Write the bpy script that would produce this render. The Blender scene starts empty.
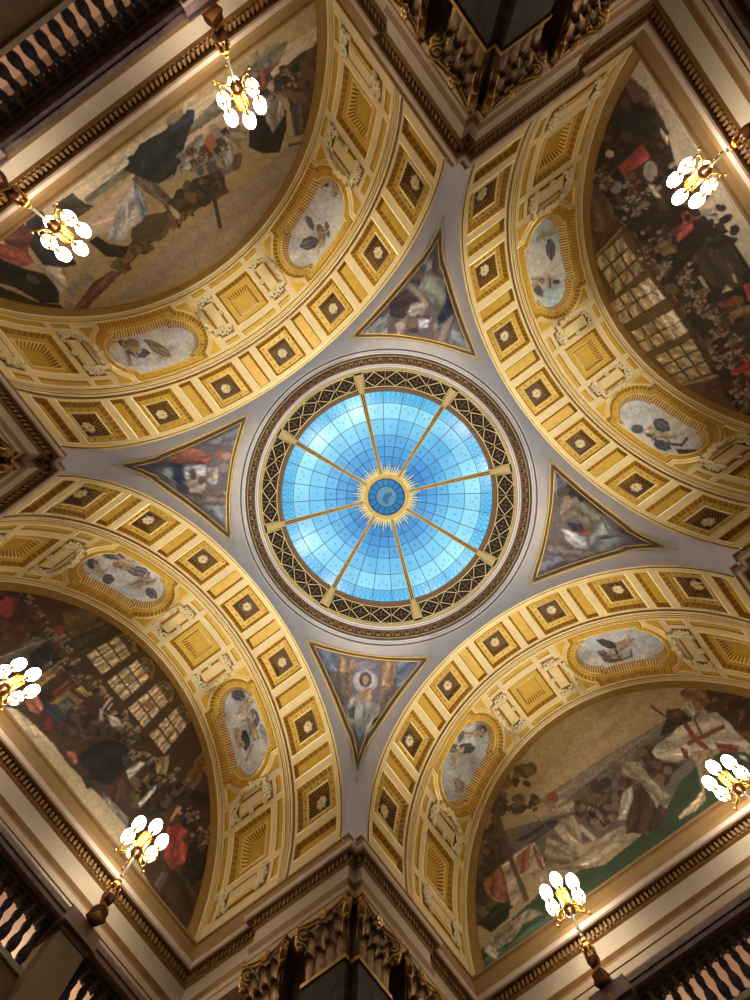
import bpy, math, random
import numpy as np
from mathutils import Matrix, Vector

PI = math.pi
sin, cos, rad = math.sin, math.cos, math.radians
SC = bpy.context.scene
COL = SC.collection

# ------------------------------------------------------------------ measures
R = 4.725        # radius of the barrel vaults
ZC = 8.5         # height of the vault axes above the lens
F = 5.07         # front plane of each vault
YB = 8.95        # back edge of each vault
YM = 9.02        # plane of the lunette murals
ZS = 8.36        # top of the blocking course
RING, ZRING = 5.12, 14.1
RG, ZG, ZEYE = 4.01, 15.68, 16.8
ANG = {'LR': 0.0, 'UL': PI, 'UR': -PI / 2, 'LL': PI / 2}      # turn of each bay about the dome axis
QANG = {'R': 0.0, 'B': PI / 2, 'L': PI, 'T': -PI / 2}         # turn of each pier

# camera solved from the photograph
FPX = 413.4608
RM = np.array([[0.80492831, 0.59313492, -0.01677454],
               [-0.59319784, 0.80368531, -0.04697057],
               [-0.01437843, 0.04775857, 0.99875542]])
CAM = np.array([-0.21028, -0.97025, 0.0])


def proj(P):
    Q = (np.asarray(P, float) - CAM) @ RM.T
    return 375 + FPX * Q[..., 0] / Q[..., 2], 500 + FPX * Q[..., 1] / Q[..., 2]


# ------------------------------------------------------------------ materials
def lin(h):
    h = h.lstrip('#')
    c = [int(h[i:i + 2], 16) / 255 for i in (0, 2, 4)]
    return tuple(x / 12.92 if x <= .04045 else ((x + .055) / 1.055) ** 2.4 for x in c)


MATS = {}


def mat(name, colour, rough=.55, metal=0.0, var=.12, scale=6.0, bump=0.0, second=None, emit=0.0, spec=.5, vein=False):
    m = bpy.data.materials.new(name)
    m.use_nodes = True
    nt = m.node_tree
    b = nt.nodes['Principled BSDF']
    c = lin(colour) if isinstance(colour, str) else colour
    tc = nt.nodes.new('ShaderNodeTexCoord')
    n = nt.nodes.new('ShaderNodeTexNoise')
    n.inputs['Scale'].default_value = scale
    n.inputs['Detail'].default_value = 6
    if vein:
        n.inputs['Distortion'].default_value = 2.5
    nt.links.new(tc.outputs['Object'], n.inputs['Vector'])
    r = nt.nodes.new('ShaderNodeValToRGB')
    r.color_ramp.elements[0].position = .3
    r.color_ramp.elements[1].position = .7
    c2 = lin(second) if second else tuple(min(1, x * (1 + var)) for x in c)
    c1 = tuple(x * (1 - var) for x in c)
    r.color_ramp.elements[0].color = (*c1, 1)
    r.color_ramp.elements[1].color = (*c2, 1)
    nt.links.new(n.outputs['Fac'], r.inputs['Fac'])
    nt.links.new(r.outputs['Color'], b.inputs['Base Color'])
    b.inputs['Roughness'].default_value = rough
    b.inputs['Metallic'].default_value = metal
    b.inputs['Specular IOR Level'].default_value = spec
    if bump:
        bp_ = nt.nodes.new('ShaderNodeBump')
        bp_.inputs['Strength'].default_value = bump
        bp_.inputs['Distance'].default_value = .02
        nt.links.new(n.outputs['Fac'], bp_.inputs['Height'])
        nt.links.new(bp_.outputs['Normal'], b.inputs['Normal'])
    if emit:
        b.inputs['Emission Color'].default_value = (*c, 1)
        b.inputs['Emission Strength'].default_value = emit
    MATS[name] = m
    return m


def paint_mat(name, rough=.6, metal=0.0, gain=1.0, grain=.18):
    """painted surface: pigment from the mesh's own colour layer, broken up by brush grain"""
    m = bpy.data.materials.new(name)
    m.use_nodes = True
    nt = m.node_tree
    b = nt.nodes['Principled BSDF']
    a = nt.nodes.new('ShaderNodeVertexColor')
    a.layer_name = 'pigment'
    tc = nt.nodes.new('ShaderNodeTexCoord')
    n = nt.nodes.new('ShaderNodeTexNoise')
    n.inputs['Scale'].default_value = 9
    n.inputs['Detail'].default_value = 8
    n.inputs['Roughness'].default_value = .7
    nt.links.new(tc.outputs['Object'], n.inputs['Vector'])
    mr = nt.nodes.new('ShaderNodeMapRange')
    mr.inputs['From Min'].default_value = .25
    mr.inputs['From Max'].default_value = .75
    mr.inputs['To Min'].default_value = gain * (1 - grain)
    mr.inputs['To Max'].default_value = gain * (1 + grain)
    nt.links.new(n.outputs['Fac'], mr.inputs['Value'])
    mx = nt.nodes.new('ShaderNodeVectorMath')
    mx.operation = 'SCALE'
    nt.links.new(a.outputs['Color'], mx.inputs[0])
    nt.links.new(mr.outputs['Result'], mx.inputs['Scale'])
    nt.links.new(mx.outputs['Vector'], b.inputs['Base Color'])
    b.inputs['Roughness'].default_value = rough
    b.inputs['Metallic'].default_value = metal
    MATS[name] = m
    return m


mat('cream_plaster', '#d6c092', .5, 0, .07, 3)
mat('bright_gilding', '#f0cf72', .4, .25, .08, 12)
mat('gold_paint', '#c6a03e', .45, .15, .10, 9)
mat('edge_cream', '#f2e2b0', .4, .1, .05, 10)
mat('leaf_gold', '#a67e30', .5, .2, .18, 22, .3)
mat('rope_brown', '#7d5428', .5, .2, .3, 30)
mat('capital_shade', '#57401f', .6, .1, .3, 9)  # bell darkened, shade between the leaves put into its colour
mat('antique_gold', '#8f6524', .45, .3, .22, 22, .3)
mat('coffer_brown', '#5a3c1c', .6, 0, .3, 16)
mat('rosette_plaster', '#d8c8a0', .5, 0, .1, 10)
mat('ochre_border', '#9a7c46', .6, .1, .12, 4)
mat('lavender_plaster', '#c9c0c0', .6, 0, .06, 2.5)
mat('stone_beige', '#8c7048', .6, 0, .1, 2.5)
mat('stone_pale', '#a39684', .6, 0, .06, 2.5)
mat('stone_lilac', '#bba99e', .45, 0, .06, 2.5)
mat('stone_brown', '#7a5a30', .6, 0, .14, 5)
mat('stone_fascia', '#9f8d76', .55, 0, .08, 3)
mat('ring_brown', '#6e5138', .5, .1, .2, 14)
mat('ring_white', '#d8d0d2', .4, 0, .05, 4)
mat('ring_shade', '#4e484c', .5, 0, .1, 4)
mat('lattice_dark', '#1d130c', .6, 0, .3, 20)
mat('lattice_gold', '#cdb684', .4, .2, .15, 20)
mat('lattice_motif', '#5e4a30', .5, .2, .2, 20)
mat('ray_cream', '#e6d694', .4, .1, .05, 10)
mat('rib_gold', '#d0b674', .4, .3, .12, 14)
mat('capital_gilt', '#7a5a2c', .42, .4, .4, 14, .4)
mat('volute_gilt', '#a98244', .32, .55, .2, 9, .2)
mat('shaft_marble', '#21170e', .6, 0, .5, 3, 0, '#3d2c1c', spec=.2, vein=True)
mat('rail_marble', '#866a60', .35, 0, .2, 4, 0, '#a08880', vein=True)
mat('rail_shade', '#432a1c', .4, 0, .3, 4)  # shade under the handrail put into the colour
mat('baluster_marble', '#2c2024', .5, 0, .5, 5, 0, '#4a3a40', spec=.3, vein=True)
mat('pedestal_stone', '#8d7656', .55, 0, .1, 4)
mat('gallery_plaster', '#cdb096', .7, 0, .05, 2)
mat('pier_stone', '#6d5030', .6, 0, .2, 2)
mat('floor_marble', '#a39078', .35, 0, .25, 1.2, vein=True)
mat('lamp_gilt', '#c08a34', .28, .85, .15, 20)
mat('lamp_bronze', '#5a3418', .35, .7, .3, 14)
mat('lamp_rod', '#c9d0c4', .3, .6, .05, 10)
mat('pane_lead', '#46505c', .5, .3, .1, 10)
paint_mat('panel_relief', .42, .25, 1.0, .08)
paint_mat('fresco', .65, 0, 1.0, .07)


def globe_mat():
    m = bpy.data.materials.new('lit_globe')
    m.use_nodes = True
    nt = m.node_tree
    b = nt.nodes['Principled BSDF']
    b.inputs['Base Color'].default_value = (.9, .85, .75, 1)
    b.inputs['Emission Color'].default_value = (1, .86, .66, 1)
    b.inputs['Emission Strength'].default_value = 30
    MATS['lit_globe'] = m


def glass_mat():
    m = bpy.data.materials.new('blue_glass')
    m.use_nodes = True
    nt = m.node_tree
    nt.nodes.clear()
    out = nt.nodes.new('ShaderNodeOutputMaterial')
    a = nt.nodes.new('ShaderNodeVertexColor')
    a.layer_name = 'pigment'
    t = nt.nodes.new('ShaderNodeBsdfTransparent')
    g = nt.nodes.new('ShaderNodeBsdfGlossy')
    g.inputs['Roughness'].default_value = .2
    mx = nt.nodes.new('ShaderNodeMixShader')
    mx.inputs[0].default_value = .03
    nt.links.new(a.outputs['Color'], t.inputs['Color'])
    nt.links.new(t.outputs[0], mx.inputs[1])
    nt.links.new(g.outputs[0], mx.inputs[2])
    nt.links.new(mx.outputs[0], out.inputs['Surface'])
    MATS['blue_glass'] = m


globe_mat()
glass_mat()

# ------------------------------------------------------------------ mesh building


class MB:
    def __init__(self):
        self.v, self.f, self.m, self.mats, self.col, self.s = [], [], [], [], None, []

    def mi(self, name):
        if name not in self.mats:
            self.mats.append(name)
        return self.mats.index(name)

    def add(self, verts, faces, m, sm=False):
        o = len(self.v)
        self.v.extend([tuple(p) for p in verts])
        i = self.mi(m)
        for f in faces:
            self.f.append([o + k for k in f])
            self.m.append(i)
            self.s.append(sm)

    def box(self, x0, x1, y0, y1, z0, z1, m, M=None):
        vs = [(x, y, z) for x in (x0, x1) for y in (y0, y1) for z in (z0, z1)]
        if M is not None:
            vs = [tuple(M @ Vector(p)) for p in vs]
        self.add(vs, [(0, 1, 3, 2), (4, 6, 7, 5), (0, 4, 5, 1), (2, 3, 7, 6), (0, 2, 6, 4), (1, 5, 7, 3)], m)

    def grid(self, P, m, closed_u=False, closed_v=False):
        P = np.asarray(P)
        nu, nv = P.shape[:2]
        fs = []
        for i in range(nu if closed_u else nu - 1):
            for j in range(nv if closed_v else nv - 1):
                i2, j2 = (i + 1) % nu, (j + 1) % nv
                fs.append((i * nv + j, i2 * nv + j, i2 * nv + j2, i * nv + j2))
        self.add([tuple(map(float, p)) for p in P.reshape(-1, 3)], fs, m, True)

    def lathe(self, prof, m, n=16, M=None, mlist=None, caps=True):
        """prof: (r, z) list"""
        for a in range(len(prof) - 1):
            P = [[(prof[k][0] * cos(2 * PI * i / n), prof[k][0] * sin(2 * PI * i / n), prof[k][1]) for k in (a, a + 1)] for i in range(n)]
            if M is not None:
                P = [[tuple(M @ Vector(p)) for p in row] for row in P]
            self.grid(P, mlist[a] if mlist else m, closed_u=True)
        if caps:
            for k in (0, -1):
                if prof[k][0] > 1e-4:
                    vs = [(prof[k][0] * cos(2 * PI * i / n), prof[k][0] * sin(2 * PI * i / n), prof[k][1]) for i in range(n)]
                    if M is not None:
                        vs = [tuple(M @ Vector(p)) for p in vs]
                    self.add(vs, [list(range(n))], m)

    def tube(self, pts, r, m, n=6, closed=False):
        pts = [Vector(p) for p in pts]
        L = len(pts)
        rs = r if isinstance(r, (list, tuple)) else [r] * L
        rings = []
        up = Vector((0, 0, 1))
        for i, p in enumerate(pts):
            if closed:
                t = pts[(i + 1) % L] - pts[i - 1]
            else:
                t = pts[min(i + 1, L - 1)] - pts[max(i - 1, 0)]
            t.normalize()
            u = up - t * up.dot(t)
            if u.length < .05:
                u = Vector((1, 0, 0)) - t * t.x
            u.normalize()
            w = t.cross(u)
            rings.append([tuple(p + (u * cos(2 * PI * k / n) + w * sin(2 * PI * k / n)) * rs[i]) for k in range(n)])
        self.grid(rings, m, closed_u=closed, closed_v=True)
        if not closed:
            self.add(rings[0], [list(range(n))], m)
            self.add(rings[-1], [list(range(n))], m)

    def blob(self, c, rx, ry, rz, m, M=None, n=8, k=5):
        P = []
        for i in range(n):
            row = []
            for j in range(k + 1):
                th = PI * j / k
                p = Vector((rx * sin(th) * cos(2 * PI * i / n), ry * sin(th) * sin(2 * PI * i / n), rz * cos(th)))
                if M is not None:
                    p = M @ p
                row.append(tuple(Vector(c) + p))
            P.append(row)
        self.grid(P, m, closed_u=True)

    def mesh(self, name, smooth=False):
        me = bpy.data.meshes.new(name)
        me.from_pydata(self.v, [], self.f)
        for n in self.mats:
            me.materials.append(MATS[n])
        me.polygons.foreach_set('material_index', self.m)
        if smooth == 'auto':
            me.polygons.foreach_set('use_smooth', self.s)
        elif smooth:
            me.polygons.foreach_set('use_smooth', [True] * len(self.f))
        if self.col is not None:
            at = me.color_attributes.new('pigment', 'FLOAT_COLOR', 'POINT')
            c = np.ones((len(self.v), 4), np.float32)
            c[:, :3] = self.col
            at.data.foreach_set('color', c.ravel())
        me.update()
        return me


def obj(name, me, parent=None, M=None, smooth=False):
    if isinstance(me, MB):
        me = me.mesh(name, smooth)
    o = bpy.data.objects.new(name, me)
    COL.objects.link(o)
    if parent is not None:
        o.parent = parent
    if M is not None:
        o.matrix_local = M
    return o


def thing(name, label, cat, loc=(0, 0, 0), rz=0.0, group=None):
    o = bpy.data.objects.new(name, None)
    o.empty_display_size = .2
    COL.objects.link(o)
    o.location = loc
    o.rotation_euler = (0, 0, rz)
    o['label'] = label
    o['category'] = cat
    if group:
        o['group'] = group
    return o


def struct(name, me, smooth=False):
    o = obj(name, me, smooth=smooth) if me is not None else bpy.data.objects.new(name, None)
    if me is None:
        COL.objects.link(o)
    o['kind'] = 'structure'
    return o


def rotz(P, a):
    P = np.asarray(P, float)
    c, s = cos(a), sin(a)
    Q = P.copy()
    Q[..., 0] = c * P[..., 0] - s * P[..., 1]
    Q[..., 1] = s * P[..., 0] + c * P[..., 1]
    return Q


# ------------------------------------------------------------------ painters: pigments laid on a picture surface shape by shape
class Canvas:
    def __init__(self, seed=1):
        self.sh = []
        self.r = random.Random(seed)
        self.o = (0, 0, 1)

    def at(self, x, y, s):
        self.o = (x, y, s)
        return self

    def t(self, p):
        return (self.o[0] + self.o[2] * p[0], self.o[1] + self.o[2] * p[1])

    def P(self, c, *pts):
        self.sh.append(('P', lin(c), np.array([self.t(p) for p in pts])))

    def E(self, c, x, y, rx, ry, a=0):
        x, y = self.t((x, y))
        s = self.o[2]
        self.sh.append(('E', lin(c), (x, y, rx * s, ry * s, rad(a))))

    def S(self, c, w, *pts):
        self.sh.append(('S', lin(c), (w * self.o[2], np.array([self.t(p) for p in pts]))))

    def W(self, c, lead, a, b, d, e, nu, nv, c2=None):
        """window: corners in order, nu x nv panes"""
        a, b, d, e = map(np.array, (a, b, d, e))
        self.P(lead, a, b, d, e)
        for i in range(nu):
            for j in range(nv):
                g = .05
                q = []
                for u, v in ((i + g, j + g), (i + 1 - g, j + g), (i + 1 - g, j + 1 - g), (i + g, j + 1 - g)):
                    u, v = u / nu, v / nv
                    q.append((1 - u) * (1 - v) * a + u * (1 - v) * b + u * v * d + (1 - u) * v * e)
                k = lin(c2 if (c2 and j >= nv - 1) else c)
                f = self.r.uniform(.85, 1.12)
                self.sh.append(('P', tuple(x * f for x in k), np.array([self.t(p) for p in q])))

    def crowd(self, poly, n, r, cols, stretch=1.6):
        poly = np.array(poly, float)
        lo, hi = poly.min(0), poly.max(0)
        k = 0
        while k < n:
            p = (self.r.uniform(lo[0], hi[0]), self.r.uniform(lo[1], hi[1]))
            if not inside(np.array([p[0]]), np.array([p[1]]), poly)[0]:
                lo = lo - 0
                k += .05
                continue
            k += 1
            q = r * self.r.uniform(.5, 1.2)
            self.E(self.r.choice(cols), p[0], p[1], q * stretch * self.r.uniform(.7, 1.2), q, self.r.uniform(0, 180))

    up = (0, -1)

    def heads(self, line, n, r, spread=1.0):
        """row of small robed people along a line; up = the picture's upward direction"""
        L = np.array(line, float)
        n, r = int(n * 1.8), r * .58
        ux, uy = self.up
        vx, vy = -uy, ux
        todo = []
        for k in range(n):
            t = (k + self.r.uniform(-.4, .4)) / max(1, n - 1) * (len(L) - 1)
            i = min(max(int(t), 0), len(L) - 2)
            p = L[i] + (L[i + 1] - L[i]) * (t - i)
            todo.append((p[0] + self.r.uniform(-r, r) * spread * 2.4, p[1] + self.r.uniform(-r, r) * spread * 2.4))
        todo.sort(key=lambda q: -(q[0] * ux + q[1] * uy))
        for x, y in todo:
            Q = lambda a, b: (x + (vx * a + ux * b) * r, y + (vy * a + uy * b) * r)
            self.P(self.r.choice(self.robes), Q(-1.2, -.7), Q(1.2, -.7), Q(1.9, -2.2), Q(1.7, -5), Q(-1.7, -5), Q(-1.9, -2.2))
            if self.r.random() < .6:
                self.P(self.r.choice(['#8d826c', '#7a6f60', '#63574a']), Q(-.5, -.8), Q(.5, -.8), Q(.25, -2.4), Q(-.25, -2.4))
            if self.r.random() < .4:
                s_ = self.r.choice((-1, 1))
                self.S(self.r.choice(['#7a5a42', '#8a7258', '#4a382a']), r * .7, Q(s_ * 1.5, -1.6), Q(s_ * 2.6, -2.6))
            self.E(self.r.choice(['#8e8270', '#6d6254', '#43352a', '#2e2620', '#7a6c5a']), x + ux * r * .25, y + uy * r * .25, r * 1.1, r * 1.0)
            self.E(self.r.choice(['#8f6748', '#7d583e', '#a07a5a']), x - ux * r * .2, y - uy * r * .2, r * .75, r * .7)

    robes = ['#2a2018', '#3a2a1c', '#1f1a18', '#4a3320', '#5a2a1c', '#37302c', '#564428', '#6a5a40', '#2c2a34']


def inside(x, y, poly):
    r = np.zeros(x.shape, bool)
    n = len(poly)
    for i in range(n):
        (x0, y0), (x1, y1) = poly[i - 1], poly[i]
        if y0 == y1:
            continue
        k = ((y0 > y) != (y1 > y)) & (x < (x1 - x0) * (y - y0) / (y1 - y0) + x0)
        r ^= k
    return r


def wob(x, y, s, k):
    """smooth unsteady value in -1..1, about s pixels across"""
    x, y = x / s, y / s
    return (np.sin(x * 2.1 + 1.7 * np.sin(y * 1.3 + k) + k) * np.sin(y * 2.3 + 1.9 * np.sin(x * 1.1 - k) + 2 * k)
            + .6 * np.sin(x * 4.3 + 2.1 * np.sin(y * 2.9 + 3 * k)) * np.sin(y * 4.7 + 1.6 * np.sin(x * 3.7 + k))) / 1.4


def paint(px, py, base, can):
    rs = np.random.RandomState(3)
    C = np.zeros((len(px), 3))
    C[:] = lin(base)
    C *= (1 + .10 * wob(px, py, 40, .3) + .06 * wob(px, py, 12, 1.1))[:, None]
    # a hand's unsteady edge
    wx = px + .3 * wob(px, py, 5, .7)
    wy = py + .3 * wob(px, py, 5, 2.9)
    for q, (kind, c, g) in enumerate(can.sh):
        f = 1.0
        if kind == 'P':
            lo, hi = g.min(0), g.max(0)
            k = np.nonzero((wx >= lo[0]) & (wx <= hi[0]) & (wy >= lo[1]) & (wy <= hi[1]))[0]
            k = k[inside(wx[k], wy[k], g)]
            # folds and modelling drawn along the shape's own length
            gc = g - g.mean(0)
            ev, vec = np.linalg.eigh(gc.T @ gc)
            n = vec[:, 0]
            size = max(2.0, math.sqrt(max(ev[0], 1) / len(g)))
            area = .5 * abs(np.dot(g[:, 0], np.roll(g[:, 1], 1)) - np.dot(g[:, 1], np.roll(g[:, 0], 1)))
            amp = .34 if 40 < area < 3500 else (.08 if area >= 3500 else .05)
            u = (wx[k] - g[:, 0].mean()) * n[0] + (wy[k] - g[:, 1].mean()) * n[1]
            fs = min(max(size * .55, 2.2), 7)
            edge = np.full(len(k), 9.0)
            if 25 < area < 6000:
                for i in range(len(g)):
                    a, b = g[i - 1], g[i]
                    d = b - a
                    t = np.clip(((wx[k] - a[0]) * d[0] + (wy[k] - a[1]) * d[1]) / max(d @ d, 1e-6), 0, 1)
                    edge = np.minimum(edge, np.hypot(wx[k] - a[0] - t * d[0], wy[k] - a[1] - t * d[1]))
            f = 1 + amp * np.sin(u / fs * 2.2 + 1.6 * wob(wx[k], wy[k], fs * 3, q) + q) + amp * .5 * wob(wx[k], wy[k], 4, q * .7)
            f = f * np.where(edge < .9, .62, 1.0)
            if 60 < area < 7000:
                # drapery strokes inside the shape, along its length
                m_ = vec[:, 1]
                span, wide = np.ptp(gc @ m_), np.ptp(gc @ n)
                g0 = g.mean(0)
                for _ in range(int(min(26, 5 + area / 45))):
                    c0 = g0 + m_ * rs.uniform(-.5, .5) * span + n * rs.uniform(-.5, .5) * wide
                    d = m_ * np.cos(.35 * rs.randn()) + n * np.sin(.5 * rs.randn())
                    hl = rs.uniform(.08, .22) * span
                    du, dv = wx[k] - c0[0], wy[k] - c0[1]
                    t = np.clip(du * d[0] + dv * d[1], -hl, hl)
                    bend = .12 * hl * np.cos(t / hl * 1.5) * rs.choice((-1, 1))
                    dist = np.hypot(du - t * d[0] - bend * n[0], dv - t * d[1] - bend * n[1])
                    w_ = rs.uniform(.5, 1.1) * (1.2 - np.abs(t) / hl * .7)
                    f = f * np.where(dist < w_, rs.choice((.62, .75, 1.3, 1.5, 1.65)), 1.0)
        elif kind == 'E':
            x, y, rx, ry, a = g
            m = max(rx, ry)
            k = np.nonzero((np.abs(wx - x) <= m) & (np.abs(wy - y) <= m))[0]
            dx, dy = wx[k] - x, wy[k] - y
            k = k[((dx * cos(a) + dy * sin(a)) / rx) ** 2 + ((-dx * sin(a) + dy * cos(a)) / ry) ** 2 <= 1]
            f = 1 + .18 * wob(wx[k], wy[k], max(2.5, m * .5), q)
        else:
            w, pts = g
            m = np.zeros(len(px), bool)
            for i in range(len(pts) - 1):
                a, b = pts[i], pts[i + 1]
                d = b - a
                t = np.clip(((wx - a[0]) * d[0] + (wy - a[1]) * d[1]) / (d @ d), 0, 1)
                m |= np.hypot(wx - a[0] - t * d[0], wy - a[1] - t * d[1]) <= w / 2
            k = np.nonzero(m)[0]
        C[k] = np.array(c)[None, :] * np.reshape(f, (-1, 1))
    # broken brushwork, warm and cool
    a, b = wob(px, py, 3.2, .4), wob(px, py, 7, 1.9)
    C *= (1 + .17 * a + .10 * b + rs.uniform(-.06, .06, len(px)))[:, None]
    C[:, 0] *= 1 + .05 * b
    C[:, 2] *= 1 - .08 * b + .05 * a
    g = C.mean(1, keepdims=True)
    C = (g + .74 * (C - g)) * np.array([.97, 1.0, 1.10])
    return np.clip(C, 0, 1)


def soften(C, nx, ny):
    C = C.reshape(nx, ny, 3)
    D = C.copy()
    D[1:-1, 1:-1] = .56 * C[1:-1, 1:-1] + .08 * (C[:-2, 1:-1] + C[2:, 1:-1] + C[1:-1, :-2] + C[1:-1, 2:]) + .03 * (C[:-2, :-2] + C[2:, 2:] + C[2:, :-2] + C[:-2, 2:])
    return D.reshape(-1, 3)


DARK = ['#1d1612', '#2a1d14', '#33241a', '#241c1c', '#3b2a1a', '#2c2420']
EARTH = ['#5a3a22', '#6d4c2c', '#4a3420', '#7a5634', '#3c2a1a', '#80603c', '#8a7050']

# ---- mural under the upper left vault
Canvas.up = (0.58, 0.81)
m = Canvas(11).at(0, 130, .2533)
m.P('#8f7d64', (400, 700), (520, 600), (640, 470), (760, 380), (1150, 60), (1350, -100), (1350, 100), (900, 480), (600, 640))
m.P('#b8a27c', (-200, 640), (60, 330), (620, 0), (900, -190), (1400, -500), (1400, -300), (950, -100), (700, 60), (400, 250), (200, 330), (0, 470))
for k in range(16):
    x = 60 + k * 80
    m.S('#8f7d60', 3, (x, 350 - k * 49), (x + 60, 310 - k * 49))
    m.S('#8f7d60', 3, (x - 10, 385 - k * 49), (x + 70, 335 - k * 49))
m.P('#6b6552', (330, 270), (500, 140), (750, -20), (1000, -260), (1060, -330), (1140, -350), (1100, -260), (900, -60), (700, 60), (540, 155), (350, 290))
m.P('#b29474', (340, 370), (540, 155), (720, 40), (1000, -150), (1240, -330), (1250, -190), (1000, -60), (900, 40), (560, 230), (430, 400), (330, 420))
m.P('#3b3423', (205, 300), (285, 248), (335, 290), (372, 300), (300, 352), (220, 312))
m.P('#2b2a2e', (100, 350), (160, 310), (210, 380), (230, 470), (300, 520), (265, 542), (170, 533), (110, 450))
m.P('#5b2f22', (10, 430), (90, 362), (130, 420), (110, 480), (20, 450))
m.P('#933c28', (-20, 440), (110, 480), (135, 522), (90, 542), (-20, 495))
m.P('#2b2012', (-60, 590), (150, 680), (240, 690), (265, 722), (140, 720), (-60, 700))
m.P('#1c1916', (-60, 480), (90, 545), (180, 570), (235, 630), (232, 684), (160, 682), (60, 622), (-60, 590))
m.E('#4a4436', 130, 590, 30, 14, 30)
m.P('#aa9a80', (130, 530), (250, 540), (272, 620), (240, 652), (200, 580))
m.E('#2c2018', 285, 525, 16, 12)
m.P('#6a3a1c', (285, 715), (370, 600), (440, 556), (485, 560), (400, 645), (330, 720))
for p in ((285, 640), (300, 615), (330, 600), (270, 690), (350, 580)):
    m.E('#76705f', p[0], p[1], 22, 14, 40)
m.P('#5a4520', (430, 540), (520, 440), (620, 350), (750, 230), (860, 240), (800, 300), (640, 410), (560, 480), (480, 562))
m.crowd([(430, 550), (620, 350), (750, 235), (860, 250), (640, 420), (480, 570)], 60, 14, ['#6a4a1c', '#3f3216', '#7a4a1e', '#52481f', '#33280f'])
m.E('#4a3d20', 590, 385, 82, 46, -32)
m.P('#1d1714', (350, 440), (385, 418), (430, 450), (512, 460), (490, 502), (420, 500))
m.P('#9a9590', (430, 400), (470, 290), (530, 205), (565, 250), (585, 320), (560, 362), (505, 400), (502, 440), (420, 432))
m.P('#747a90', (528, 200), (562, 255), (585, 335), (550, 342), (532, 262))
m.S('#7d7a7c', 8, (480, 300), (450, 380))
m.S('#c2bbb0', 8, (500, 290), (500, 370), (470, 420))
m.P('#5f4e3a', (520, 195), (550, 162), (640, 230), (690, 290), (718, 340), (690, 362), (640, 290), (560, 232))
m.E('#b09a80', 690, 320, 34, 14, 60)
m.P('#1f2420', (500, 112), (600, 50), (700, -50), (770, -60), (730, 60), (690, 180), (640, 205), (600, 182), (540, 152))
m.E('#8a6a54', 660, 185, 26, 16)
m.S('#94897a', 12, (405, 192), (450, 165), (490, 108))
m.at(140, 0, .2667)
m.P('#4a3520', (500, 290), (600, 200), (695, 150), (700, 360), (640, 372), (540, 345))
m.E('#4c2c18', 650, 285, 46, 62)
m.P('#46301c', (600, 370), (560, 400), (620, 500), (690, 360))
m.crowd([(500, 290), (690, 160), (660, 380), (540, 360)], 26, 20, ['#5a3a22', '#42291a', '#6a4a30', '#38261a'])
m.P('#26303a', (95, 462), (150, 408), (205, 412), (200, 462), (120, 502))
m.S('#a8987a', 14, (165, 420), (175, 380), (210, 365))
m.E('#7a6140', 130, 440, 40, 18, -40)
m.P('#1d2320', (0, 540), (110, 478), (142, 560), (130, 652), (70, 690), (-60, 640))
m.crowd([(150, 590), (240, 500), (330, 470), (420, 560), (330, 650), (160, 660)], 46, 18, ['#77736a', '#6a5a4a', '#8a8478', '#5a4636', '#94795c', '#4a4a4e'])
m.P('#77746a', (140, 580), (235, 500), (252, 570), (210, 640), (150, 640))
m.E('#94501f', 265, 545, 22, 46)
m.P('#958f84', (300, 490), (342, 520), (352, 600), (330, 642), (302, 560))
m.heads([(170, 610), (250, 600), (340, 520), (390, 500)], 10, 12, 1.5)
m.P('#8a7a60', (330, 470), (400, 480), (400, 520), (350, 530))
m.P('#1e1512', (410, 440), (480, 420), (548, 412), (550, 482), (522, 572), (462, 576), (408, 552))
m.P('#7c7465', (462, 330), (530, 352), (542, 430), (500, 502), (462, 432))
m.P('#2b2a33', (400, 300), (440, 288), (470, 352), (440, 362))
m.P('#843824', (438, 262), (490, 250), (482, 322), (450, 344))
m.P('#6a675e', (410, 210), (440, 190), (455, 250), (490, 215), (495, 240), (455, 275), (430, 220))
m.P('#4a4436', (560, 402), (610, 380), (626, 500), (580, 512))
m.heads([(480, 350), (560, 300), (590, 320)], 6, 12, 2)
m.S('#4a3420', 10, (560, 545), (630, 530))
m.P('#3f3218', (100, 760), (200, 672), (300, 640), (332, 722), (250, 765), (150, 800))
m.crowd([(110, 740), (200, 672), (300, 640), (330, 720), (240, 770)], 40, 13, ['#52421c', '#33280f', '#65501f', '#2a2414'])
m.S('#3a2c16', 16, (270, 700), (300, 850))
UL_M = ('#9c8250', m)

# ---- mural under the upper right vault
Canvas.up = (-0.81, 0.58)
m = Canvas(12).at(570, 220, .24)
m.P('#6a4a26', (40, 0), (215, 40), (110, 160), (70, 200))
m.P('#4f2a16', (90, 60), (180, -30), (225, 35), (120, 130))
m.S('#8a6432', 10, (95, 165), (215, 35))
m.P('#54391c', (215, 40), (300, 0), (480, 390), (600, 560), (720, 760), (750, 833), (600, 700), (500, 480))
m.W('#3f2f18', '#3f2f18', (100, 168), (190, 318), (316, 208), (214, 64), 2, 4)
m.sh = m.sh[:-8]
m.W('#a18c60', '#3a2a16', (100, 168), (214, 64), (316, 208), (190, 318), 3, 3, '#9c8656')
m.W('#a08a5c', '#3a2a16', (162, 345), (330, 235), (402, 325), (216, 446), 4, 2)
m.P('#c0b090', (285, 268), (330, 238), (400, 325), (350, 358))
m.S('#3a2a16', 4, (316, 315), (365, 285))
m.W('#a08a5c', '#3a2a16', (248, 466), (430, 370), (496, 465), (312, 560), 4, 2)
m.P('#c0b090', (375, 402), (430, 372), (494, 465), (432, 500))
m.S('#3a2a16', 4, (405, 450), (465, 420))
m.E('#8a5a2c', 238, 360, 16, 14)
m.E('#8a5a2c', 322, 488, 16, 14)
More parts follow.
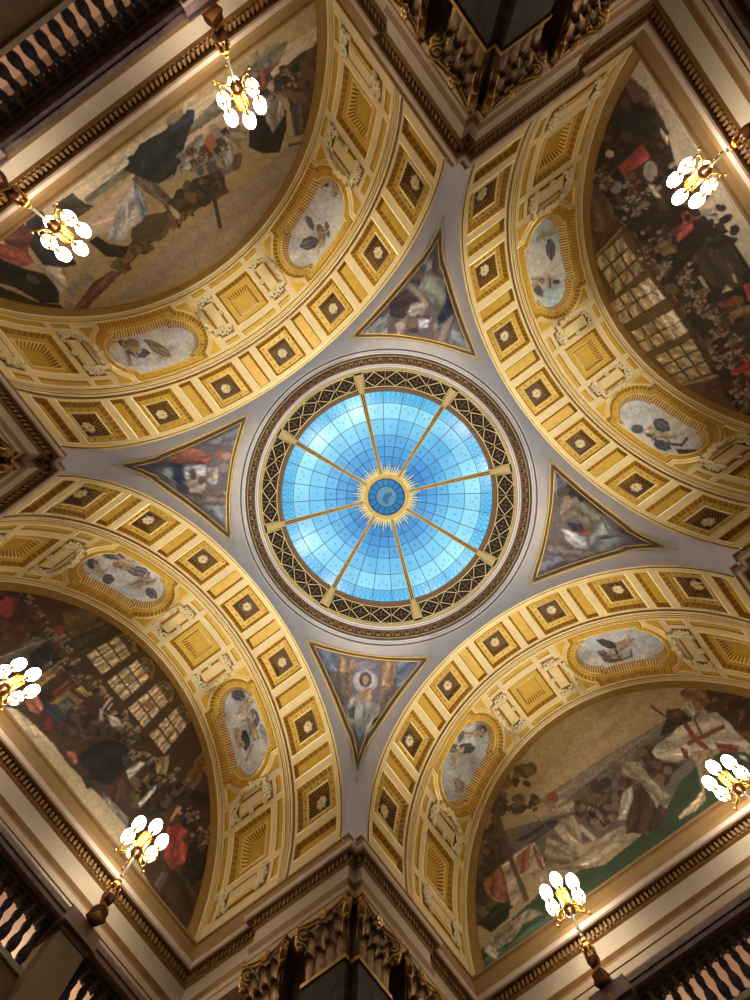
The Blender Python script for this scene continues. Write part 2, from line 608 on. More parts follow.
m.W('#a8925f', '#3a2a16', (345, 570), (510, 490), (596, 635), (456, 690), 3, 3)
m.S('#a07a44', 10, (455, 692), (640, 640))
m.P('#5a2412', (560, 680), (630, 655), (655, 710), (590, 730))
m.P('#66481f', (370, 240), (480, 395), (600, 600), (650, 640), (590, 520), (440, 280))
m.P('#231913', (240, 0), (300, 100), (370, 180), (400, 260), (490, 400), (590, 560), (640, 720), (780, 900), (900, 900), (900, -60), (240, -60))
m.P('#3d3524', (495, 180), (590, 50), (660, 70), (730, 210), (720, 280), (620, 285), (540, 240))
m.crowd([(300, 100), (430, 60), (500, 180), (560, 280), (700, 300), (800, 500), (800, 800), (650, 700), (500, 420), (380, 240)], 130, 20, DARK + ['#4a3420', '#5a4a30', '#3a2418', '#6d5028'])
m.P('#a89a84', (560, -20), (900, -20), (900, 330), (750, 190), (690, 90), (600, 30))
for a, b in (((640, 0), (760, 190)), ((700, 0), (800, 160)), ((600, 20), (720, 60)), ((690, 90), (860, 60))):
    m.S('#84786a', 6, a, b)
m.P('#9a3a30', (430, 40), (500, -10), (520, 40), (450, 95))
m.P('#7d6030', (330, 120), (400, 90), (450, 130), (360, 165))
m.P('#a3201a', (665, 605), (750, 555), (860, 560), (860, 660), (670, 645))
m.P('#9a2620', (720, 270), (760, 260), (790, 330), (740, 340))
m.P('#6a2a1c', (600, 340), (680, 320), (700, 370), (610, 400))
m.P('#7d6030', (582, 335), (600, 330), (625, 405), (720, 360), (800, 340), (800, 380), (640, 425), (590, 400))
m.S('#a0937a', 16, (497, 185), (550, 250), (588, 322))
m.P('#b5a688', (632, 305), (650, 268), (682, 290))
m.P('#b5a688', (672, 222), (688, 225), (698, 265), (684, 260))
m.P('#8a7a52', (600, 420), (640, 425), (705, 490), (640, 470))
m.heads([(300, 110), (330, 165), (380, 235), (420, 190)], 8, 16, 1.2)
m.heads([(470, 240), (490, 300), (520, 350), (565, 385), (600, 450), (640, 480)], 20, 18, 1.3)
m.heads([(600, 560), (690, 520), (640, 610), (740, 540)], 14, 18, 1.6)
m.heads([(690, 690), (720, 740), (690, 785)], 7, 18, 1.2)
m.heads([(400, 60), (350, 90), (240, 10), (300, 20)], 6, 15, 1.0)
m.at(570, 40, .24)
m.P('#ae9d7e', (265, 0), (900, 900), (750, 950), (620, 740), (560, 600), (440, 520), (405, 370), (330, 220), (240, 140), (180, 180), (230, 60))
for a, b in (((300, 110), (360, 330)), ((360, 160), (420, 400)), ((440, 330), (600, 600)), ((520, 420), (700, 720)), ((330, 260), (480, 330)), ((420, 400), (560, 480)), ((560, 590), (700, 650))):
    m.S('#8c7d62', 4, a, b)
m.P('#2a1e12', (180, 190), (230, 190), (270, 270), (350, 280), (385, 370), (430, 480), (440, 720), (260, 800), (80, 620), (100, 430))
m.crowd([(190, 190), (350, 285), (430, 500), (420, 720), (250, 760), (90, 600), (120, 430)], 120, 18, DARK + ['#3c3018', '#4a3a20'])
m.P('#5f4522', (40, 600), (100, 590), (180, 690), (190, 800), (30, 800))
m.P('#922e20', (198, 530), (300, 432), (342, 490), (255, 550), (310, 600), (250, 602))
m.E('#8c8678', 335, 545, 30, 42)
m.E('#7a7468', 190, 610, 26, 30)
m.heads([(100, 560), (130, 590), (170, 600)], 6, 15, 1.2)
m.heads([(215, 590), (260, 640), (280, 690), (230, 720)], 9, 16, 1.3)
m.heads([(330, 610), (360, 620)], 3, 18, .8)
m.P('#b0a285', (325, 600), (350, 600), (385, 655), (360, 662), (335, 630))
m.P('#a8977a', (370, 360), (410, 400), (408, 440), (385, 410))
m.P('#a8977a', (410, 520), (440, 500), (445, 520), (415, 540))
m.E('#a8977a', 165, 475, 18, 16)
m.E('#8a6a4a', 130, 395, 12, 30)
m.P('#8a2c20', (460, 720), (530, 690), (540, 740), (480, 780))
m.P('#a89478', (510, 700), (600, 640), (610, 720), (540, 740))
m.crowd([(450, 700), (640, 690), (720, 850), (560, 900)], 30, 16, DARK)
UR_M = ('#5f4523', m)

# ---- mural under the lower left vault
Canvas.up = (0.81, -0.58)
m = Canvas(13).at(0, 570, .2267)
m.P('#46220f', (-100, 40), (110, 80), (170, 180), (230, 250), (310, 310), (260, 340), (-100, 320))
m.crowd([(-60, 80), (110, 90), (220, 250), (290, 310), (200, 330), (-60, 300)], 60, 18, ['#3a1a10', '#52251a', '#2a1a14', '#6a2a1c', '#3c2a20'])
m.E('#84281a', 30, 165, 32, 48)
m.E('#84281a', 262, 262, 26, 20)
m.P('#5a4422', (270, 190), (390, 150), (500, 225), (330, 335), (300, 290))
m.P('#39341c', (310, 300), (510, 220), (545, 270), (365, 375))
for q in range(4):
    a = np.array((375, 375)) + np.array((93, 118)) * q
    b = np.array((522, 285)) + np.array((85, 107)) * q
    d = np.array((582, 372)) + np.array((82, 104)) * q
    e = np.array((450, 466)) + np.array((91, 117)) * q
    for w_, cc in ((44, '#3a2812'), (38, '#6e5730'), (30, '#4d3a1a')):
        c_ = (b + d) / 2
        m.E(cc, c_[0] + 6, c_[1] - 4, w_ * 1.25, w_ * 1.1, 55)
    m.crowd([tuple((b + d) / 2 + np.array(v)) for v in ((-20, -45), (40, -25), (50, 40), (0, 40))], 22, 6, ['#8a6c38', '#6e5428', '#3a2812'])
    m.W('#c2a982', '#3a2a18', tuple(a), tuple(b), tuple(d), tuple(e), 3, 3)
    if q in (1, 2):
        mid = (a + b + d + e) / 4
        m.E('#8a7a50' if q == 1 else '#9a5a3a', mid[0], mid[1], 20, 17)
m.P('#a8956f', (-100, 580), (0, 590), (60, 600), (150, 680), (240, 770), (330, 900), (200, 900), (80, 760), (-100, 600))
m.P('#4a4438', (-100, 420), (160, 310), (200, 335), (20, 478), (-100, 520))
m.S('#9a8d78', 4, (-60, 410), (130, 335))
m.P('#1f1d22', (130, 372), (230, 308), (292, 372), (240, 412), (180, 482), (140, 430))
m.P('#5f584e', (90, 330), (160, 290), (210, 310), (150, 350))
m.P('#3a2a18', (-60, 500), (150, 480), (230, 560), (150, 640), (60, 610), (-60, 590))
m.P('#84692a', (140, 485), (240, 420), (292, 378), (335, 410), (245, 470), (170, 525))
m.P('#68381c', (230, 540), (310, 470), (325, 510), (250, 570))
m.P('#948038', (318, 505), (350, 482), (392, 492), (420, 550), (380, 562), (332, 532))
m.P('#7e6836', (215, 590), (302, 528), (372, 580), (312, 656))
m.P('#44504e', (246, 596), (300, 560), (340, 590), (302, 640))
m.P('#2e2c42', (188, 605), (240, 588), (312, 668), (275, 692), (200, 655))
m.P('#96523a', (108, 575), (160, 545), (196, 602), (172, 642), (130, 620))
m.P('#57402a', (300, 680), (420, 620), (470, 700), (380, 760))
m.crowd([(300, 640), (420, 560), (560, 680), (640, 760), (420, 800), (260, 720)], 60, 17, DARK + ['#5a3a20', '#6a5a3a', '#3c2c28', '#4a3c48'])
m.heads([(100, 95), (145, 150), (190, 215), (235, 300), (280, 310), (312, 358)], 11, 15, .8)
m.heads([(230, 400), (290, 420), (340, 400)], 4, 14, 1)
m.heads([(345, 480), (420, 490), (455, 525), (480, 580)], 7, 17, .7)
m.heads([(440, 640), (530, 630), (580, 690), (600, 720)], 8, 17, 1)
m.P('#c0b6a4', (440, 610), (456, 615), (455, 668), (438, 655))
m.P('#c0b6a4', (475, 640), (520, 650), (545, 690), (490, 690))
m.S('#c0b6a4', 8, (455, 610), (485, 570))
m.S('#c0b6a4', 6, (475, 615), (495, 590))
m.P('#5c1f16', (180, 650), (230, 640), (240, 700), (200, 720))
m.at(40, 730, .2533)
m.P('#a8956a', (-100, 60), (0, 30), (60, 80), (150, 175), (240, 265), (340, 372), (365, 480), (455, 655), (640, 900), (330, 700), (-100, 150))
m.P('#6e675c', (245, 240), (350, 345), (350, 395), (250, 275))
m.P('#4f3218', (350, 400), (520, 300), (640, 340), (680, 380), (700, 700), (600, 800), (450, 640), (490, 520))
m.P('#3a2612', (450, 640), (500, 540), (640, 620), (620, 800), (560, 800))
m.P('#1b1a1c', (150, 105), (200, 60), (270, 35), (350, 60), (342, 150), (272, 222), (205, 192))
m.P('#9a4a34', (100, 85), (140, 80), (150, 130), (130, 140))
m.P('#4c2c22', (250, 222), (330, 182), (352, 262), (300, 295))
m.P('#2a2c20', (165, 195), (200, 175), (215, 220), (185, 235))
m.P('#705e32', (350, 262), (430, 165), (455, 210), (390, 275))
m.P('#32341c', (380, 345), (480, 260), (545, 230), (525, 305), (420, 355))
m.crowd([(350, 60), (440, 90), (540, 160), (560, 260), (480, 320), (400, 320), (340, 200)], 46, 16, DARK + ['#4a4a2a', '#5a4a2c', '#6a5838'])
m.P('#c0b8a8', (338, 162), (420, 108), (412, 140), (352, 198))
m.P('#c0b8a8', (384, 292), (462, 208), (456, 240), (396, 306))
m.P('#948050', (448, 112), (512, 98), (502, 182), (462, 172))
m.P('#6e501f', (555, 210), (640, 80), (682, 110), (610, 240))
m.P('#84481f', (640, 170), (690, 110), (700, 200))
m.P('#1a1412', (560, 500), (640, 400), (700, 370), (665, 560), (600, 622))
m.crowd([(580, 260), (680, 240), (690, 420), (640, 560), (570, 560)], 40, 16, DARK)
m.P('#97301c', (500, 385), (560, 358), (592, 430), (575, 520), (520, 556), (488, 500))
m.P('#b0785a', (508, 362), (542, 293), (582, 320), (562, 360), (545, 325), (520, 360))
m.P('#5a5040', (450, 600), (480, 560), (510, 560), (470, 640))
m.heads([(365, 55), (365, 110), (400, 80), (460, 120)], 6, 13, .8)
m.heads([(470, 200), (520, 190), (540, 160)], 5, 13, .8)
m.heads([(590, 330), (620, 300), (610, 390), (650, 440), (660, 380)], 9, 14, 1.2)
LL_M = ('#402c17', m)

# ---- mural under the lower right vault
Canvas.up = (-0.58, -0.81)
m = Canvas(14).at(460, 740, .24)
m.P('#a08a5c', (200, 300), (700, -200), (1000, -300), (1000, -120), (640, 110), (330, 330))
m.P('#7d6f60', (330, 250), (620, 60), (950, -140), (1000, -60), (640, 160), (400, 300))
m.P('#5f5546', (90, 400), (330, 335), (620, 110), (760, 0), (1000, -120), (1000, 200), (560, 420), (380, 480), (200, 500))
m.P('#3a3a3a', (230, 420), (380, 330), (420, 340), (300, 430))
m.P('#2b3c20', (20, 1050), (60, 900), (200, 760), (330, 640), (500, 540), (600, 520), (750, 400), (900, 330), (900, 420), (400, 800), (150, 1000))
m.P('#3f5840', (60, 1000), (110, 900), (200, 860), (330, 740), (480, 660), (600, 600), (750, 480), (760, 520), (400, 780), (150, 960))
m.P('#4a3a1c', (20, 700), (40, 560), (100, 430), (170, 420), (260, 480), (220, 700), (60, 780))
m.crowd([(40, 620), (100, 430), (170, 430), (200, 700), (60, 760)], 30, 22, ['#3a3016', '#54431f', '#2c2812', '#5f4c28'])
m.P('#6e5a40', (320, 480), (420, 440), (560, 500), (480, 560), (380, 560))
for q, (x, y, rx, ry) in enumerate(((230, 160, 60, 34), (190, 270, 60, 36), (270, 265, 46, 28), (110, 360, 46, 40), (150, 250, 30, 40), (100, 420, 50, 40), (60, 480, 50, 40), (270, 125, 40, 16))):
    m.crowd([(x - rx, y - ry), (x + rx, y - ry), (x + rx, y + ry), (x - rx, y + ry)], 14, 15, ['#54421f', '#4a3a1c', '#3c3016', '#66522a'])
m.S('#54402a', 26, (150, 310), (220, 520), (275, 660))
m.S('#54402a', 18, (150, 350), (205, 520))
m.S('#54402a', 8, (160, 220), (150, 320))
m.P('#9c866a', (95, 595), (170, 525), (240, 465), (310, 425), (342, 480), (372, 560), (335, 605), (300, 560), (262, 560), (262, 650), (225, 690), (150, 672), (110, 642))
m.P('#84451f', (92, 595), (150, 540), (172, 520), (195, 600), (205, 672), (150, 665), (110, 640))
m.P('#84451f', (238, 485), (292, 438), (285, 540), (250, 560))
m.P('#84451f', (300, 432), (330, 470), (352, 545), (322, 522))
m.S('#54402a', 22, (180, 420), (225, 530), (275, 660))
m.P('#1e2813', (75, 770), (150, 690), (212, 668), (202, 742), (130, 802))
m.P('#84765a', (98, 862), (200, 765), (290, 700), (355, 722), (262, 772), (222, 832), (150, 882), (152, 912), (120, 900))
m.P('#74644c', (140, 830), (210, 770), (240, 800), (170, 860))
m.P('#b0a488', (100, 880), (120, 850), (165, 890), (150, 915))
m.P('#84705a', (360, 400), (480, 450), (470, 500), (350, 480))
m.crowd([(480, 300), (560, 210), (660, 220), (690, 300), (580, 360)], 50, 20, ['#5a432e', '#6a503a', '#4a3628', '#7a604a', '#3c2e26'])
m.heads([(540, 260), (570, 310), (620, 250), (640, 290)], 8, 14, 1.5)
m.P('#94835f', (388, 372), (420, 332), (470, 310), (502, 360), (512, 420), (482, 452), (430, 422))
m.S('#b09a80', 20, (500, 360), (555, 410))
m.S('#a08a70', 18, (500, 430), (500, 470))
m.E('#6f482e', 430, 296, 27, 27)
m.P('#96876c', (370, 292), (420, 240), (475, 248), (482, 300), (392, 322))
m.E('#84402c', 385, 238, 24, 22)
m.S('#9a7a58', 18, (400, 300), (340, 330))
m.S('#6e5538', 5, (310, 315), (500, 490))
m.P('#54352a', (690, 380), (690, 300), (720, 190), (790, 170), (790, 400))
m.P('#a39a80', (655, 335), (680, 215), (720, 188), (722, 250), (690, 335))
m.P('#978768', (458, 532), (570, 430), (610, 390), (680, 358), (702, 372), (640, 430), (742, 404), (702, 432), (592, 482), (570, 532), (520, 522))
m.S('#7e6c50', 5, (540, 500), (640, 420))
m.S('#84704c', 9, (370, 542), (482, 512), (600, 422))
m.at(600, 670, .2)
m.P('#5f574a', (-60, 560), (180, 380), (300, 290), (345, 235), (420, 200), (460, 265), (300, 430), (60, 600))
m.P('#3c2612', (530, 80), (650, 60), (900, 60), (900, 420), (740, 370), (600, 220), (520, 200))
m.crowd([(500, 90), (880, 80), (880, 380), (700, 330), (560, 200)], 60, 26, ['#3a2410', '#52341a', '#2a1a0e', '#66421e', '#402c18'])
m.P('#334018', (560, 80), (680, 90), (660, 120), (570, 120))
m.P('#74521f', (470, 100), (522, 98), (552, 162), (500, 205), (440, 185), (398, 112), (430, 90))
m.P('#98907a', (415, 160), (450, 150), (490, 210), (460, 235))
m.P('#4c3420', (330, 200), (400, 190), (450, 240), (380, 280), (300, 320), (330, 260))
m.S('#4c2418', 10, (258, 182), (345, 245))
m.P('#332418', (330, 250), (450, 230), (470, 260), (380, 300), (300, 330))
m.P('#3c2a1c', (180, 390), (280, 380), (300, 460), (420, 470), (320, 550), (240, 500))
m.crowd([(-60, 560), (60, 540), (200, 480), (420, 470), (330, 560), (120, 720), (-60, 700)], 50, 24, ['#4a3626', '#5c4632', '#3a2a1e', '#6a543c'])
m.P('#2b3b22', (240, 830), (330, 700), (400, 560), (480, 480), (620, 400), (900, 430), (900, 640), (430, 850))
m.P('#3f5a46', (380, 800), (480, 730), (640, 620), (640, 650), (430, 830))
m.P('#a59a84', (258, 410), (280, 370), (352, 328), (382, 290), (450, 255), (520, 220), (582, 208), (645, 260), (690, 318), (780, 390), (780, 440), (650, 372), (560, 405), (500, 402), (430, 445), (380, 462), (280, 442))
m.S('#8c7f6a', 6, (370, 330), (375, 400))
m.S('#8c7f6a', 6, (600, 240), (650, 330))
m.S('#74301f', 26, (430, 275), (470, 340), (530, 390))
m.S('#74301f', 24, (445, 365), (615, 285))
m.S('#74301f', 12, (475, 250), (510, 330))
m.P('#74301f', (400, 382), (440, 400), (445, 450), (420, 440))
m.P('#74301f', (570, 362), (700, 378), (690, 415), (600, 410))
m.P('#8a7450', (450, 412), (560, 390), (572, 482), (522, 560), (530, 650), (480, 702), (400, 748), (388, 732), (480, 640), (508, 600), (488, 500))
m.P('#b09668', (400, 748), (388, 732), (480, 640), (510, 600), (530, 640), (480, 702))
m.P('#44291c', (130, 820), (170, 600), (240, 570), (290, 660), (335, 700), (280, 800))
m.P('#a59c84', (88, 752), (110, 620), (160, 572), (168, 642), (132, 745))
m.P('#83775e', (100, 460), (200, 455), (242, 520), (300, 580), (357, 632), (300, 655), (285, 700), (270, 660), (200, 560), (112, 522))
m.E('#6a4a34', 70, 475, 30, 20)
m.E('#5c3420', 110, 560, 26, 26)
m.E('#6a4a34', 210, 410, 30, 22)
m.P('#b5a890', (690, 420), (730, 430), (740, 460), (700, 440))
LR_M = ('#96804f', m)
MURALS = {'UL': UL_M, 'UR': UR_M, 'LL': LL_M, 'LR': LR_M}

# ---- the four three-cornered paintings
m = Canvas(21).at(350, 220, .17333)
m.P('#8a8788', (0, 700), (230, 520), (230, 660), (60, 700))
m.P('#8a8790', (560, 700), (610, 560), (760, 800), (740, 820))
m.P('#7c6259', (215, 560), (340, 500), (340, 690), (215, 690))
m.P('#8d7466', (480, 600), (600, 540), (570, 720), (480, 690))
m.P('#584a4c', (440, 240), (520, 60), (560, 330), (470, 300))
m.P('#47342e', (230, 470), (330, 400), (420, 470), (330, 530), (230, 540))
m.P('#3f302c', (225, 505), (330, 540), (310, 570), (240, 560))
m.P('#6c2c24', (440, 300), (555, 320), (555, 335), (440, 315))
m.P('#26304a', (340, 350), (400, 330), (410, 410), (560, 360), (590, 500), (600, 540), (510, 615), (505, 560), (560, 460))
m.P('#8d8a70', (395, 390), (430, 310), (550, 330), (555, 450), (520, 520), (440, 450))
m.P('#a39c86', (430, 340), (480, 330), (460, 400), (420, 400))
m.S('#a88a70', 26, (345, 380), (400, 430), (440, 490))
m.P('#a89a88', (350, 480), (430, 475), (440, 520), (400, 560), (330, 550))
m.P('#c9c2c2', (390, 570), (470, 560), (450, 620), (400, 625))
m.P('#5c3027', (380, 540), (470, 560), (460, 575), (380, 560))
m.E('#7c5a44', 365, 595, 30, 24)
m.E('#ad9a86', 290, 612, 28, 24)
m.E('#74504a', 380, 320, 34, 24, -40)
m.E('#a6aba2', 450, 260, 22, 26)
m.E('#3c4a44', 420, 270, 26, 20)
m.E('#2f3d40', 370, 640, 30, 16)
PT = ('#6c5a57', m)
m = Canvas(22).at(110, 410, .18667)
m.P('#7f7e86', (520, 170), (740, 60), (680, 190), (560, 190))
m.P('#8d8a92', (490, 510), (630, 510), (660, 660), (560, 570))
m.P('#6c564e', (420, 450), (490, 440), (490, 520), (420, 490))
m.P('#80695f', (510, 430), (640, 430), (630, 510), (500, 505))
m.P('#5c4a4c', (110, 300), (320, 230), (300, 380), (220, 350))
m.P('#a65a34', (325, 235), (430, 195), (550, 245), (540, 280), (325, 285))
m.P('#7c3a24', (330, 265), (540, 275), (540, 290), (330, 290))
m.P('#232742', (318, 285), (400, 295), (405, 375), (370, 400), (320, 350))
m.P('#c2bdbd', (400, 305), (515, 290), (515, 350), (460, 380), (400, 370))
m.P('#a5917e', (395, 400), (490, 350), (515, 400), (500, 450), (400, 445))
m.P('#a8947e', (520, 310), (580, 300), (585, 350), (540, 380))
m.P('#beb4a8', (520, 370), (585, 350), (570, 400), (525, 400))
m.E('#a25a48', 590, 240, 26, 26)
m.E('#b28a72', 625, 245, 24, 20)
m.E('#8a7a7a', 610, 310, 26, 26)
m.E('#5c4034', 445, 345, 22, 34)
m.E('#6c4a38', 490, 375, 20, 26)
m.E('#8aa0a0', 310, 340, 24, 30)
m.E('#46584a', 290, 370, 24, 20)
m.E('#463a4a', 390, 420, 40, 26, 30)
PL = ('#6f6064', m)
m = Canvas(23).at(300, 630, .18667)
m.P('#a97f55', (215, 140), (290, 160), (270, 380), (190, 300))
m.P('#a97f55', (430, 165), (520, 170), (510, 310), (430, 300))
m.P('#70758a', (80, 70), (220, 130), (190, 250), (130, 230))
m.P('#727c92', (520, 170), (690, 150), (560, 310), (510, 310))
m.P('#76604f', (170, 220), (260, 230), (250, 400), (210, 400))
m.P('#8a6f62', (430, 300), (540, 310), (460, 430), (420, 400))
m.E('#a9a4ae', 350, 275, 66, 62)
m.E('#c4b3ac', 352, 275, 50, 50)
m.E('#54382c', 350, 265, 34, 40)
m.E('#b28a68', 352, 268, 18, 26)
m.P('#b08455', (320, 320), (385, 310), (390, 390), (310, 400))
m.P('#a59a8c', (255, 380), (320, 330), (320, 400), (270, 420))
m.P('#a8a090', (250, 400), (310, 385), (425, 385), (430, 440), (390, 510), (330, 600), (270, 520), (245, 460))
m.P('#584f52', (260, 420), (300, 400), (290, 480), (260, 470))
m.P('#6e6a74', (280, 500), (330, 520), (340, 590), (300, 600))
m.S('#5f5a5c', 10, (345, 390), (340, 590))
m.P('#3d2c2c', (400, 470), (440, 450), (430, 500), (380, 510))
m.P('#74605a', (280, 610), (350, 560), (310, 720))
m.E('#8a7f86', 345, 190, 60, 22)
PB = ('#74656a', m)
m = Canvas(24).at(520, 450, .2)
m.P('#7f7b84', (160, 90), (240, 160), (180, 220), (160, 200))
m.P('#7a7682', (120, 520), (260, 540), (70, 640), (60, 630))
m.P('#7f6a60', (150, 450), (330, 500), (420, 520), (250, 560), (130, 500))
m.P('#5b4846', (490, 380), (690, 480), (520, 500))
m.P('#413230', (180, 200), (250, 170), (340, 230), (420, 320), (380, 340), (250, 240))
m.P('#8a7458', (200, 270), (280, 230), (330, 300), (260, 330), (200, 370))
m.P('#7d7556', (270, 270), (330, 250), (420, 330), (370, 370), (300, 360))
m.P('#b9b4b6', (205, 390), (260, 405), (330, 440), (340, 500), (280, 490), (230, 450))
m.P('#3c3034', (230, 360), (310, 370), (330, 410), (260, 410))
m.P('#863e30', (285, 405), (375, 385), (350, 425), (290, 430))
m.P('#82867f', (345, 440), (420, 340), (480, 400), (510, 500), (440, 500), (380, 515), (350, 480))
m.P('#a8ab9e', (400, 380), (450, 360), (440, 420), (400, 440))
m.P('#515654', (380, 430), (500, 420), (500, 435), (390, 450))
m.S('#4b504c', 9, (420, 360), (480, 500))
m.E('#5e4a38', 215, 210, 34, 24, -30)
m.E('#9a7c60', 235, 250, 20, 24)
PR = ('#6d5a55', m)
PENDS = {'T': PT, 'L': PL, 'B': PB, 'R': PR}

# ---- the eight cloud paintings in the oval panels
OVALS = {}


def cloudy(m, cx, cy, L, W, a, cols):
    for k in range(26):
        u, v = m.r.uniform(-1, 1), m.r.uniform(-1, 1)
        m.E(m.r.choice(cols), cx + L * u * cos(rad(a)) - W * v * sin(rad(a)), cy + L * u * sin(rad(a)) + W * v * cos(rad(a)), m.r.uniform(40, 90), m.r.uniform(20, 50), a + m.r.uniform(-30, 30))


def wing(m, c, x, y, L, W, a):
    m.P(c, *[(x + L * u * cos(rad(a)) - W * v * sin(rad(a)), y + L * u * sin(rad(a)) + W * v * cos(rad(a))) for u, v in ((0, -.2), (.3, -.5), (.7, -.45), (1, 0), (.7, .45), (.3, .5), (0, .2))])
    k = lin(c)
    for q in range(5):
        v0, v1 = -.1 + .05 * q, -.42 + .2 * q
        f = 1.5 if q % 2 else .6
        pts = [(x + L * u * cos(rad(a)) - W * v * sin(rad(a)), y + L * u * sin(rad(a)) + W * v * cos(rad(a))) for u, v in ((.08, v0), (.5, v1), (.9 - .12 * abs(q - 2), v1 * .8))]
        m.sh.append(('S', tuple(min(1, t * f) for t in k), (W * .09 * m.o[2] + .15, np.array([m.t(t) for t in pts]))))


def cherub(m, x, y, q, a, c='#b8966c'):
    """small flying child: q = size, a = direction of the body"""
    ca, sa = cos(rad(a)), sin(rad(a))
    Q = lambda u, v: (x + (u * ca - v * sa) * q, y + (u * sa + v * ca) * q)
    d = '#94744c'
    m.S(c, q * .34, Q(-.5, .15), Q(-1.1, .45), Q(-1.6, .25))
    m.S(d, q * .32, Q(-.5, -.1), Q(-1.2, -.2), Q(-1.7, -.5))
    m.P(c, Q(.55, -.32), Q(.6, .30), Q(-.1, .42), Q(-.6, .30), Q(-.6, -.25), Q(0, -.34))
    m.S(c, q * .26, Q(.45, .25), Q(.8, .75), Q(1.2, .8))
    m.S(d, q * .24, Q(.4, -.25), Q(.75, -.7), Q(.6, -1.1))
    m.E('#6e4c2c', *Q(.95, -.02), q * .36, q * .34)
    m.E('#c4a27a', *Q(1.02, .06), q * .26, q * .24)
    m.S('#846240', q * .10, Q(.3, .1), Q(-.4, .12))


CL = ['#c3b7a6', '#bcb2a8', '#b3aeae', '#c9bda6']
SKN = ['#b2946c', '#a8845c', '#c2a37c']
# upper left vault
m = Canvas(31).at(270, 160, .13333)
cloudy(m, 360, 430, 330, 150, -55, CL)
wing(m, '#5a5458', 360, 600, 150, 100, 160)
wing(m, '#5e5860', 275, 420, 120, 50, 65)
wing(m, '#55504c', 420, 460, 130, 34, 80)
m.P('#a8905c', (350, 500), (390, 490), (420, 560), (410, 640), (370, 640))
m.E('#7a5a38', 368, 500, 20, 20)
m.S('#b2946c', 16, (380, 630), (355, 700))
m.S('#b2946c', 14, (300, 380), (330, 420), (370, 445))
wing(m, '#55504c', 545, 190, 110, 60, 75)
wing(m, '#4e4844', 440, 190, 60, 40, 200)
m.P('#8d734a', (475, 160), (530, 160), (520, 220), (490, 280), (465, 240))
m.E('#8a5234', 482, 255, 20, 26)
cherub(m, 390, 560, 46, -75)
cherub(m, 490, 215, 40, 110)
OVALS['UL', -1] = ('#c3b9a5', m)
m = Canvas(32).at(80, 310, .2)
cloudy(m, 350, 210, 220, 60, -12, ['#c5b9a2', '#b7b1ae', '#cabd9f'])
wing(m, '#4a4238', 195, 150, 110, 40, 45)
wing(m, '#514a46', 255, 215, 100, 52, 0)
wing(m, '#9a8350', 340, 165, 140, 46, 30)
wing(m, '#84703f', 320, 150, 110, 24, 20)
m.E('#8a5a3c', 265, 165, 34, 22, 20)
m.P('#9a7a50', (220, 210), (250, 220), (262, 275), (245, 280))
m.P('#c5bba8', (240, 180), (310, 190), (310, 210), (250, 200))
cherub(m, 262, 195, 34, 20)
OVALS['UL', 1] = ('#c3b9a3', m)
# upper right vault
m = Canvas(33).at(500, 190, .14)
m.E('#a9c2b6', 270, 270, 110, 110)
cloudy(m, 310, 540, 180, 90, 75, ['#c9bda0', '#c2b39a', '#c7bda8'])
m.E('#a5bab6', 390, 760, 70, 80)
m.P('#b2986c', (280, 310), (340, 285), (395, 280), (385, 320), (310, 340), (270, 375), (250, 365))
wing(m, '#5a5258', 355, 350, 160, 70, 85)
wing(m, '#5a4c48', 240, 670, 120, 60, 55)
m.P('#b2946c', (220, 630), (290, 620), (310, 660), (250, 680))
m.E('#7a5838', 300, 645, 18, 22)
wing(m, '#54504e', 375, 655, 60, 34, 0)
m.S('#6e5a48', 14, (355, 630), (358, 700))
cherub(m, 330, 310, 40, 160)
cherub(m, 265, 665, 36, -30)
OVALS['UR', 1] = ('#b5bcae', m)
m = Canvas(34).at(590, 310, .21333)
cloudy(m, 340, 560, 200, 90, 30, ['#c3bdb0', '#b9b6b2', '#c9c0ac'])
wing(m, '#5c5a5e', 300, 520, 90, 60, 30)
m.E('#4a4e56', 222, 558, 30, 22)
m.P('#b49a78', (240, 575), (290, 540), (310, 560), (380, 590), (440, 575), (400, 605), (300, 600))
wing(m, '#4a484c', 300, 620, 90, 46, 20)
m.S('#46444a', 14, (270, 585), (330, 620), (430, 635), (455, 600))
m.P('#5a4238', (400, 650), (530, 655), (480, 685), (420, 680))
cherub(m, 320, 585, 34, 195)
OVALS['UR', -1] = ('#bdb8ac', m)
# lower left vault
m = Canvas(35).at(0, 480, .21333)
cloudy(m, 560, 450, 160, 80, 30, ['#b9b6b4', '#adaaa8', '#c2bcb0'])
wing(m, '#4a4c52', 410, 400, 50, 50, -20)
wing(m, '#57545a', 480, 345, 110, 40, 10)
wing(m, '#54525a', 480, 460, 60, 50, 10)
wing(m, '#5a5860', 600, 420, 110, 50, 10)
m.P('#a08450', (520, 390), (560, 380), (610, 430), (570, 420), (540, 410))
m.P('#8a3c2a', (530, 395), (580, 405), (570, 415), (540, 410))
m.P('#b49a6c', (560, 360), (610, 380), (640, 370), (630, 400), (590, 410))
m.E('#b49a78', 460, 430, 26, 16, 40)
wing(m, '#57504e', 685, 510, 70, 44, 40)
m.P('#b08c50', (640, 500), (700, 470), (740, 460), (720, 485), (660, 505))
m.P('#8a8888', (650, 460), (690, 430), (710, 460), (670, 490))
cherub(m, 575, 395, 34, 200)
cherub(m, 655, 470, 30, -40)
cherub(m, 470, 420, 26, 60)
OVALS['LL', -1] = ('#b7b2aa', m)
m = Canvas(36).at(160, 660, .21333)
cloudy(m, 410, 350, 190, 90, 75, ['#b5aea6', '#aaa6a4', '#beb6a6'])
wing(m, '#4e5058', 335, 160, 70, 50, 10)
m.P('#b2966c', (365, 230), (420, 180), (440, 190), (410, 240), (380, 250))
